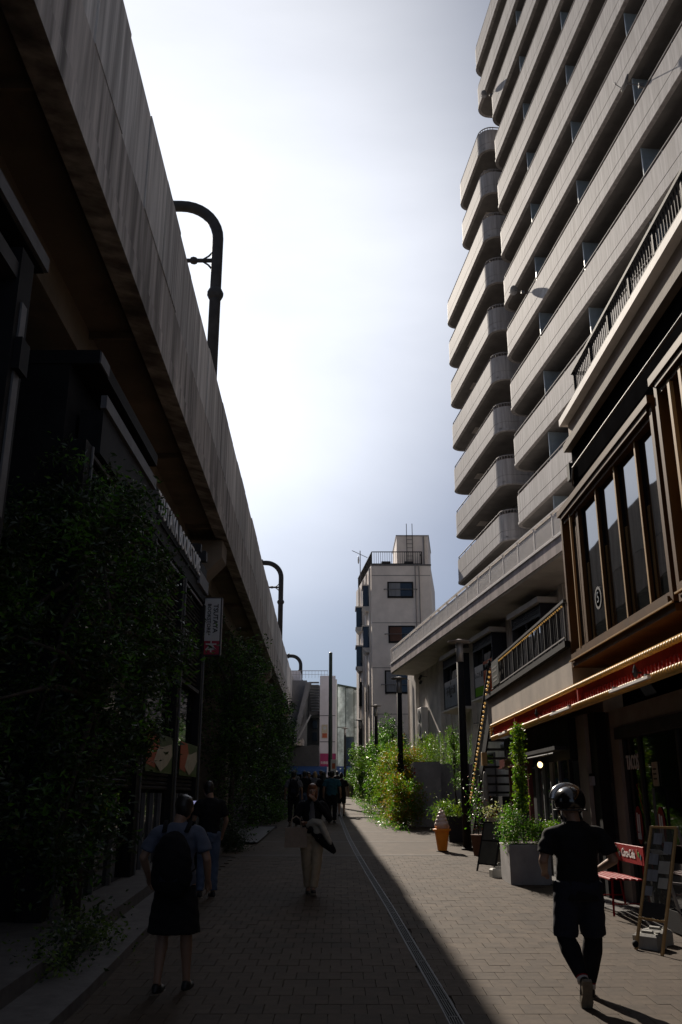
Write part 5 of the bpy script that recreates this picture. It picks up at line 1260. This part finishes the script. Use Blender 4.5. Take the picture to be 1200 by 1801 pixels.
def person(label, loc, rz, H=1.62, top='cloth_black', bottom='cloth_black', shoes='shoe_black', hair='hair_black', pose=None, vox=.012, shorts=False, leggings=None,
           sleeve='short', hairstyle='short', female=False, skirt=False, helmet=False, open_jacket=None, group=None, head_tilt=(0,0), wide=1.0, loose=1.0, build_hair=True, topvox=None, socks=None, lift=None, hem=.93):
    P = dict(hipL=(-.09,0,.93), hipR=(.09,0,.93), kneeL=(-.10,.01,.50), kneeR=(.10,.01,.50), ankL=(-.10,-.02,.085), ankR=(.10,-.02,.085),
             shL=(-.185,-.01,1.40), shR=(.185,-.01,1.40), elL=(-.25,-.04,1.13), elR=(.25,-.04,1.13), wrL=(-.26,.05,.90), wrR=(.26,.05,.90),
             toeL=(0,1,0), toeR=(0,1,0), palmL=(1,0,0), palmR=(-1,0,0))
    P.update(pose or {})
    P = {k: Vector(v) for k, v in P.items()}
    s = H/1.70; t = thing('person', label, 'person', loc, rz, group); t.scale = (s*wide, s*wide, s)
    hx, hy = head_tilt; HC = Vector((hx, .02+hy, 1.595))
    fw = .92 if female else 1.0
    b = MB()
    b.tube([(0,0,.86),(0,0,.95),(0,-.005,1.08),(0,-.01,1.22),(0,-.01,1.34),(0,-.01,1.41),(0,-.01,1.45)], [(.13,.10),(.15,.10),(.13*fw,.088),(.148*fw,.10),(.155*fw,.095),(.105*fw,.068),(.06,.055)], 16)
    b.tube([(0,-.015,1.40),(0,-.005,1.47),(HC.x*.6,.0,1.53)], [.062,.054,.054], 12)
    hr = Matrix.Rotation(0, 3, 'X')
    b.ell(HC, (.074,.092,.108), 18, 14); b.ell(HC+Vector((0,.035,-.055)), (.054,.062,.062), 12, 10)
    b.ell(HC+Vector((0,.098,-.018)), (.014,.020,.026), 8, 6)                                   # nose
    for q in (-1,1):
        b.ell(HC+Vector((q*.076,-.005,-.015)), (.010,.020,.030), 8, 6)                         # ears
        b.ell(HC+Vector((q*.03,.082,.018)), (.018,.014,.010), 8, 6)                            # brow
    b.ell(HC+Vector((0,.088,-.062)), (.024,.010,.010), 8, 6)                                   # mouth
    for sd, q in (('L',-1),('R',1)):
        sh, el, wr = P['sh'+sd], P['el'+sd], P['wr'+sd]
        b.ell(sh+Vector((-q*.01,0,-.03)), (.048,.048,.048), 10, 8); b.tube([sh+Vector((-q*.05,0,-.03)), sh+Vector((0,0,-.035)), sh.lerp(el,.5), el], [.045,.046,.043,.038], 10)
        b.tube([el, el.lerp(wr,.3), wr], [.038,.038,.024], 10); b.ell(el, (.039,)*3, 8, 6)
        hand(b, wr, wr-el, P['palm'+sd], q, .55 if q > 0 else .5)
        hp, kn, an = P['hip'+sd], P['knee'+sd], P['ank'+sd]
        b.tube([hp, hp.lerp(kn,.35), kn], [.088,.078,.054], 12); b.ell(kn, (.054,)*3, 10, 8); b.tube([kn, kn.lerp(an,.3), kn.lerp(an,.7), an], [.052,.056,.040,.034], 12)
        td = P['toe'+sd].normalized(); b.tube([an-td*.02, an+td*.09+Vector((0,0,-.035))], [.035,.03], 8)
    inst(remesh(b, vox, 3), 'body', t)
    # shoes
    for sd in 'LR':
        an, td = P['ank'+sd], P['toe'+sd].normalized(); side = Vector((1,0,0)); up = side.cross(td).normalized() 
        M3 = Matrix((side, td, up)).transposed()
        q = MB(); base = an - up*.055
        q.ell(base+td*.055, (.047,.135,.035), 14, 10, M3); q.ell(base+td*.0+up*.02, (.042,.065,.05), 12, 8, M3); q.ell(base+td*.12, (.046,.06,.032), 12, 8, M3)
        sh_o = inst(remesh(q, .010, 2), 'shoe', t); sh_o.data.materials.clear(); sh_o.data.materials.append(MATS[shoes])
        q = MB(); pr_ = [(-.032,-.075),(.032,-.075),(.040,-.03),(.036,.05),(.048,.12),(.040,.18),(.0,.198),(-.040,.18),(-.048,.12),(-.036,.05),(-.040,-.03)]
        q.v = [tuple(base + side*a + td*c + up*-.048) for a, c in pr_]+[tuple(base + side*a*1.04 + td*c + up*-.018) for a, c in pr_]; n=len(pr_)
        q.f = [tuple(range(n))[::-1], tuple(range(n,2*n))]+[(i,(i+1)%n,n+(i+1)%n,n+i) for i in range(n)]; q.mi=[0]*len(q.f)
        q.build('sole', 'sole_tan', sh_o)
        if socks: 
            q = MB().tube([an+Vector((0,0,-.01)), an+(P['knee'+sd]-an)*.11], [.046,.045], 12); so = q.build('sock', 'sign_white', t, smooth=True)
            MB().tube([an+(P['knee'+sd]-an)*.075, an+(P['knee'+sd]-an)*.10], [.0475,.0475], 12).build('sock_stripe', 'bench_red', so, smooth=True)
    # bottoms
    q = MB(); l = loose
    if skirt: q.tube([(0,0,1.0),(0,0,.90),(0,0,.72),(0,.0,.50)], [(.135,.10),(.18,.14),(.21,.165),(.235,.19)], 20)
    else:
        q.tube([(0,0,.80),(0,0,.90),(0,0,.98),(0,0,1.04)], [(.15,.11),(.175*l,.125*l),(.165,.118),(.15,.11)], 16)
        for sd in 'LR':
            hp, kn, an = P['hip'+sd], P['knee'+sd], P['ank'+sd]
            if shorts: q.tube([hp+Vector((0,0,.02)), hp.lerp(kn,.5), kn+Vector((0,-.0,.0))], [.098*l,.096*l,.090*l], 14)
            else: q.tube([hp+Vector((0,0,.02)), hp.lerp(kn,.5), kn, kn.lerp(an,.5), an+Vector((0,0,.015))], [.102*l,.093*l,.074*l,.066*l,.062*l], 14)
    o = inst(remesh(q, max(vox,.013), 4, .0035, 3), 'skirt' if skirt else ('shorts' if shorts else 'trousers'), t); o.data.materials.clear(); o.data.materials.append(MATS[bottom])
    if leggings:
        q = MB()
        for sd in 'LR':
            kn, an = P['knee'+sd], P['ank'+sd]; hp = P['hip'+sd]
            q.tube([hp.lerp(kn,.6), kn, kn.lerp(an,.3), kn.lerp(an,.7), an+(kn-an)*.08], [.080,.074,.082,.062,.048], 14)
        o = inst(remesh(q, .011, 3), 'leggings', t); o.data.materials.clear(); o.data.materials.append(MATS[leggings])
    # top
    q = MB(); z0 = hem
    q.tube([(0,0,z0-.04),(0,0,z0),(0,-.005,1.10),(0,-.01,1.24),(0,-.01,1.34),(0,-.012,1.395),(0,-.012,1.43),(0,-.012,1.465)], [(.178,.125),(.180,.128),(.168*fw,.118),(.182*fw,.128),(.195*fw,.122),(.185*fw,.10),(.13*fw,.08),(.072,.064)], 18)
    for sd, qd in (('L',-1),('R',1)):
        sh, el, wr = P['sh'+sd], P['el'+sd], P['wr'+sd]
        e = el+(el-sh).normalized()*.0 if sleeve != 'short' else sh.lerp(el,.78)
        q.ell(sh+Vector((-qd*.02,0,-.022)), (.062,.072,.062), 12, 8)
        q.tube([sh+Vector((-qd*.06,0,-.01)), sh+Vector((0,0,-.03)), sh.lerp(e,.5), e], [.058,.066,.068,.072 if sleeve=='short' else .056], 12)
        if sleeve == 'long': q.ell(el, (.055,)*3, 10, 8); q.tube([el, el.lerp(wr,.5), wr], [.055,.050,.042], 12)
    o = inst(remesh(q, topvox or max(vox,.013), 4, .004, 1), 'jacket' if sleeve == 'long' else 'shirt', t); o.data.materials.clear(); o.data.materials.append(MATS[top])
    if open_jacket:
        MB().ell((0,.075,1.20), (.065,.058,.235), 14, 10).build('inner_shirt', open_jacket, t, smooth=True)
    # hair
    if helmet:
        q = MB().ell(HC+Vector((0,-.012,.035)), (.128,.150,.135), 28, 18)
        q.v = [(v[0], v[1], max(v[2], HC.z-.045)) for v in q.v]
        q.build('helmet', 'helmet_black', t, smooth=True)
        q = MB(); r0_ = [(.131,-.0)]
        pts = []
        for i in range(17):
            a = math.pi*i/16; pts.append(HC+Vector((.114*math.cos(a), .055+.02*math.sin(a), .045+.118*math.sin(a))))
        q.tube(pts, [(.042,.014)]*17, 8); q.build('visor_band', 'helmet_silver', t, smooth=True)
        pts = [HC+Vector((.132*math.cos(a), -.012+.153*math.sin(a), -.038)) for a in [math.pi*2*i/24 for i in range(25)]]
        MB().tube(pts, .006, 6, caps=False).build('rim_trim', 'dark_metal', t, smooth=True)
        MB().ell(HC+Vector((0,.11,.02)), (.10,.07,.07), 16, 10).build('visor', 'helmet_silver', t, smooth=True)
        for q_ in (-1,1): MB().tube([HC+Vector((q_*.10,.0,-.04)), HC+Vector((q_*.06,.04,-.12))], .008, 6).build('strap', 'cloth_black', t)
    else:
        q = MB(); q.ell(HC+Vector((0,-.018,.028)), (.084,.098,.098), 16, 12); q.ell(HC+Vector((0,-.045,-.02)), (.076,.068,.085), 12, 10)
        q.ell(HC+Vector((0,.045,.075)), (.070,.055,.038), 12, 8)
        if hairstyle == 'bob':
            for q_ in (-1,1): q.ell(HC+Vector((q_*.066,-.0,-.045)), (.026,.065,.105), 10, 8)
            q.ell(HC+Vector((0,-.06,-.06)), (.080,.045,.105), 12, 8)
            q.ell(HC+Vector((0,.068,.055)), (.064,.030,.030), 10, 8)
        if hairstyle == 'long': q.tube([HC+Vector((0,-.055,0)), HC+Vector((0,-.085,-.15)), HC+Vector((0,-.10,-.36))], [(.08,.05),(.085,.045),(.06,.03)], 12)
        if hairstyle == 'bun': q.ell(HC+Vector((0,-.07,.10)), (.042,)*3, 10, 8)
        o = inst(remesh(q, .010, 3, .003, 5), 'hair', t); o.data.materials.clear(); o.data.materials.append(MATS[hair])
    # skin material and simple facial features
    for ch in t.children_recursive if hasattr(t,'children_recursive') else []:
        if ch.name.startswith('body'): ch.data.materials.clear(); ch.data.materials.append(MATS['skin'])
    return t
def fix_skin():
    for o in bpy.data.objects:
        if o.type == 'MESH' and o.name.split('.')[0] == 'body' and o.parent and o.parent.name.startswith('person'):
            o.data.materials.clear(); o.data.materials.append(MATS['skin'])
def face(t, HC=(0,.02,1.595)):
    H = Vector(HC)
    for q_ in (-1,1):
        e = MB().ell(H+Vector((q_*.030,.082,.004)), (.012,.008,.008), 10, 8).build('eye', 'white_paint', t, smooth=True)
        MB().ell(H+Vector((q_*.030,.0885,.004)), (.005,.003,.005), 8, 6).build('pupil', 'print_black', e, smooth=True)
        MB().ell(H+Vector((q_*.030,.088,.024)), (.015,.006,.003), 8, 6).build('eyebrow', 'hair_ginger', t, smooth=True)
    MB().ell(H+Vector((0,.094,-.062)), (.020,.006,.006), 10, 6).build('lips', 'petal_red', t, smooth=True)
def backpack(t, m='cloth_black', w=.30, h=.46, z=1.17, d=.15):
    b = MB(); b.ell((0,-.20,z), (w/2,d/2+.02,h/2), 16, 12); b.ell((0,-.19,z-.10), (w/2*1.05,d/2+.01,h/2*.7), 16, 10); b.ell((0,-.18,z+.1), (w/2*.85,d/2,h/2*.7), 14, 10)
    o = inst(remesh(b, .014, 4, .003, 7), 'bag', t, label='dark backpack on the back'); o.data.materials.clear(); o.data.materials.append(MATS[m])
    for q_ in (-1,1): MB().tube([(q_*.10,-.13,1.38),(q_*.115,-.03,1.475),(q_*.115,.075,1.42),(q_*.13,.125,1.25),(q_*.16,.05,1.05),(q_*.13,-.12,1.0)], [(.022,.008)]*6, 8).build('strap', m, t, smooth=True)
    MB().box(-.08,.08,-.292,-.27,z-.14,z-.02).build('pocket', 'cloth_navy', o)
def bag_parent(o, t): o.parent = t

# 1 helmet man walking away on the right
p1 = person('man in a shiny helmet and black T-shirt walking away on the right', (1.98, 8.0, gz(8.0)), R(2), 1.59, top='cloth_black', bottom='cloth_navy', leggings='cloth_black', shorts=True, helmet=True, socks=True, wide=1.10, loose=1.12, vox=.009,
  pose=dict(kneeL=(-.125,.03,.50), ankL=(-.085,-.25,.20), toeL=(.05,.45,-.9), kneeR=(.115,.08,.50), ankR=(.06,.10,.085), toeR=(.12,1,0), hipL=(-.09,0,.93),
            elL=(-.285,-.05,1.13), wrL=(-.22,.19,1.02), elR=(.295,-.05,1.13), wrR=(.21,.20,1.02), shL=(-.20,-.01,1.38), shR=(.20,-.01,1.38)), head_tilt=(-.01,.02), hem=.84)
# 2 person with backpack on the left
p2 = person('person in a pale shirt and dark skirt with a big black backpack on the left', (-1.42, 8.25, gz(8.25)), R(-4), 1.56, top='cloth_white', bottom='cloth_black', skirt=True, female=True, vox=.010,
  pose=dict(kneeL=(-.10,.02,.50), ankL=(-.11,-.06,.085), kneeR=(.10,.05,.50), ankR=(.11,.10,.085), elL=(-.30,-.05,1.15), wrL=(-.28,.12,.95), elR=(.28,-.05,1.14), wrR=(.27,.08,.93)), head_tilt=(.03,.03), wide=1.05)
backpack(p2, 'cloth_black', .36, .56, 1.10, .18)
# 3 man in jeans looking at a phone
p3 = person('man in black T-shirt and blue jeans holding a glowing phone on the left', (-1.95, 13.9, gz(13.9)), R(24), 1.60, top='cloth_black', bottom='denim', vox=.011,
  pose=dict(kneeL=(-.10,.04,.50), ankL=(-.10,.02,.085), elL=(-.25,.0,1.14), wrL=(-.17,.22,1.22), elR=(.27,-.03,1.12), wrR=(.24,.08,.90), palmL=(0,0,1)), head_tilt=(-.02,.04), loose=1.08)
ph = thing('phone', 'glowing phone in the hand of the man in jeans', 'phone', (-2.205, 14.10, gz(13.9)+1.215), R(24))
MB().cbox(-.036,.036,-.006,.006,-.02,.12,.003).build('case', 'black_metal', ph); MB().box(-.033,.033,-.008,-.0062,-.015,.115).build('screen', 'phone_screen', ph)
# 4 woman with ginger hair walking towards the camera
p4 = person('ginger haired woman in a dark jacket and beige trousers walking towards the viewer', (-.44, 14.25, gz(14.25)), R(182), 1.56, top='cloth_black', bottom='cloth_beige', hair='hair_ginger', hairstyle='bob', female=True, sleeve='long', open_jacket='cloth_grey', vox=.010,
  pose=dict(kneeL=(-.085,.10,.50), ankL=(-.03,.12,.10), kneeR=(.085,.02,.50), ankR=(.055,-.10,.10), toeR=(0,.9,-.25), toeL=(0,1,.1), elL=(-.29,.02,1.16), wrL=(-.05,.15,1.44), elR=(.27,.03,1.13), wrR=(.16,.26,1.10), palmL=(1,-.3,0), palmR=(-.4,.2,1)), loose=1.12, hem=.90)
face(p4)
def wloc(base, rz, v, s=1.0):
    c, sn = math.cos(rz), math.sin(rz); return (base[0]+(c*v[0]-sn*v[1])*s, base[1]+(sn*v[0]+c*v[1])*s, base[2]+v[2]*s)
tb = thing('tote_bag', 'brown canvas tote bag hanging from the ginger haired woman', 'bag', wloc((-.44,14.25,gz(14.25)), R(182), (.26,.24,.72), .92), R(182))
MB().add([(-.17,-.045,0),(.17,-.045,0),(.17,.045,0),(-.17,.045,0),(-.155,-.03,.28),(.155,-.03,.28),(.155,.03,.28),(-.155,.03,.28)],[(0,3,2,1),(0,1,5,4),(1,2,6,5),(2,3,7,6),(3,0,4,7),(4,5,6,7)]).build('body','canvas',tb)
MB().box(-.165,.165,-.05,-.0455,.0,.06).build('lower_band','cloth_cream',tb)
for y_ in (-.03,.03): MB().tube([(-.08,y_,.27),(-.06,y_*.6,.40),(0,0,.44),(.06,y_*.6,.40),(.08,y_,.27)],.009,6).build('handle','canvas',tb)
co_ = thing('folded_coat', 'cream scarf and dark coat draped over the arm of the ginger haired woman', 'coat', wloc((-.44,14.25,gz(14.25)), R(182), (-.02,.22,1.0), .92), R(182))
b=MB(); b.tube([(.10,-.02,.04),(0,.0,.10),(-.10,.0,.08),(-.17,.0,-.04),(-.22,.0,-.14),(-.27,0,-.22)],[(.05,.04),(.06,.07),(.06,.10),(.05,.10),(.045,.08),(.02,.05)],12); b.tube([(-.02,.03,.10),(-.05,.03,-.02),(-.10,.03,-.14)],[(.05,.03),(.06,.03),(.03,.02)],10); o=inst(remesh(b,.012,5,.003,2),'cream_cloth',co_); o.data.materials.clear(); o.data.materials.append(MATS['cloth_cream'])
b=MB(); b.tube([(.05,-.02,.05),(-.10,-.03,-.10),(-.24,-.03,-.24),(-.33,-.03,-.34)],[.06,.09,.075,.03],10); o=inst(remesh(b,.012,5,.003,4),'dark_cloth',co_); o.data.materials.clear(); o.data.materials.append(MATS['cloth_black'])
# far walkers
q1 = person('man with a black backpack and grey shirt walking away in the middle distance', (-1.55,30.4,gz(30.4)), R(3), 1.70, top='cloth_grey', bottom='cloth_black', vox=.014, wide=1.05,
  pose=dict(kneeL=(-.10,.0,.50), ankL=(-.10,-.14,.12), toeL=(0,.9,-.4), kneeR=(.10,.08,.50), ankR=(.10,.10,.085)))
backpack(q1, 'cloth_black', .32, .50)
q2 = person('man in a teal shirt walking away beside the drain', (-.31,31.9,gz(31.9)), R(-2), 1.70, top='cloth_teal', bottom='cloth_black', vox=.014, wide=1.12,
  pose=dict(kneeL=(-.09,.05,.50), ankL=(-.08,.06,.085), kneeR=(.09,.0,.50), ankR=(.08,-.05,.085)))
q3 = person('woman in a long black dress walking just left of the teal shirt', (-.62,33.4,gz(33.4)), 0, 1.66, top='cloth_black', bottom='cloth_black', skirt=True, female=True, vox=.015, hairstyle='long', wide=1.05)
q4 = person('person with blond hair and white top in the far crowd', (-1.05,37.5,gz(37.5)), R(5), 1.66, top='cloth_grey', bottom='cloth_white', hair='hair_blond', hairstyle='bob', female=True, vox=.016)
q5 = person('slim girl in black with one arm hanging at the sunlit edge', (.02,36.5,gz(36.5)), R(-8), 1.60, top='cloth_black', bottom='cloth_black', shorts=True, female=True, vox=.015, hairstyle='bun', pose=dict(elR=(.27,-.02,1.12), wrR=(.31,.03,.86)))
q6 = person('man in dark clothes with light sneakers behind the backpack man', (-1.38,35.0,gz(35)), R(4), 1.68, top='cloth_black', bottom='denim', shoes='weight_white', vox=.016, pose=dict(kneeL=(-.1,.08,.5), ankL=(-.1,.12,.085), kneeR=(.1,0,.5), ankR=(.1,-.16,.13)))
q7 = person('woman in black facing away left of the far crowd', (-2.0,38.5,gz(38.5)), R(10), 1.62, top='cloth_navy', bottom='cloth_black', skirt=True, female=True, vox=.016, hairstyle='long')
crowd = [(-1.45,42,'cloth_black','cloth_black','far walker in all black left of the blond person'),(-.55,43,'cloth_navy','denim','far walker in navy and jeans right of the blond person'),(-.95,46,'cloth_black','cloth_beige','distant walker in beige trousers in the crowd centre'),
         (-2.25,45,'cloth_grey','cloth_black','distant walker in grey near the left trees'),(-1.75,49,'cloth_white','cloth_navy','distant walker in a pale top among the crowd'),(-.2,50,'cloth_black','cloth_black','distant black figure by the tall pole'),(-1.2,54,'cloth_navy','cloth_black','most distant walker in navy')]
for i,(x,y_,a,c,lb) in enumerate(crowd):
    person(lb,(x,y_,gz(y_)),R(-6+5*i if i%2 else 175+4*i),1.60+.03*(i%4),top=a,bottom=c,vox=.019,group='distant walkers at the end of the street',pose=dict(kneeL=(-.1,.06*(i%2),.5),ankL=(-.1,.1*(i%2)-.05,.085)))
fix_skin()
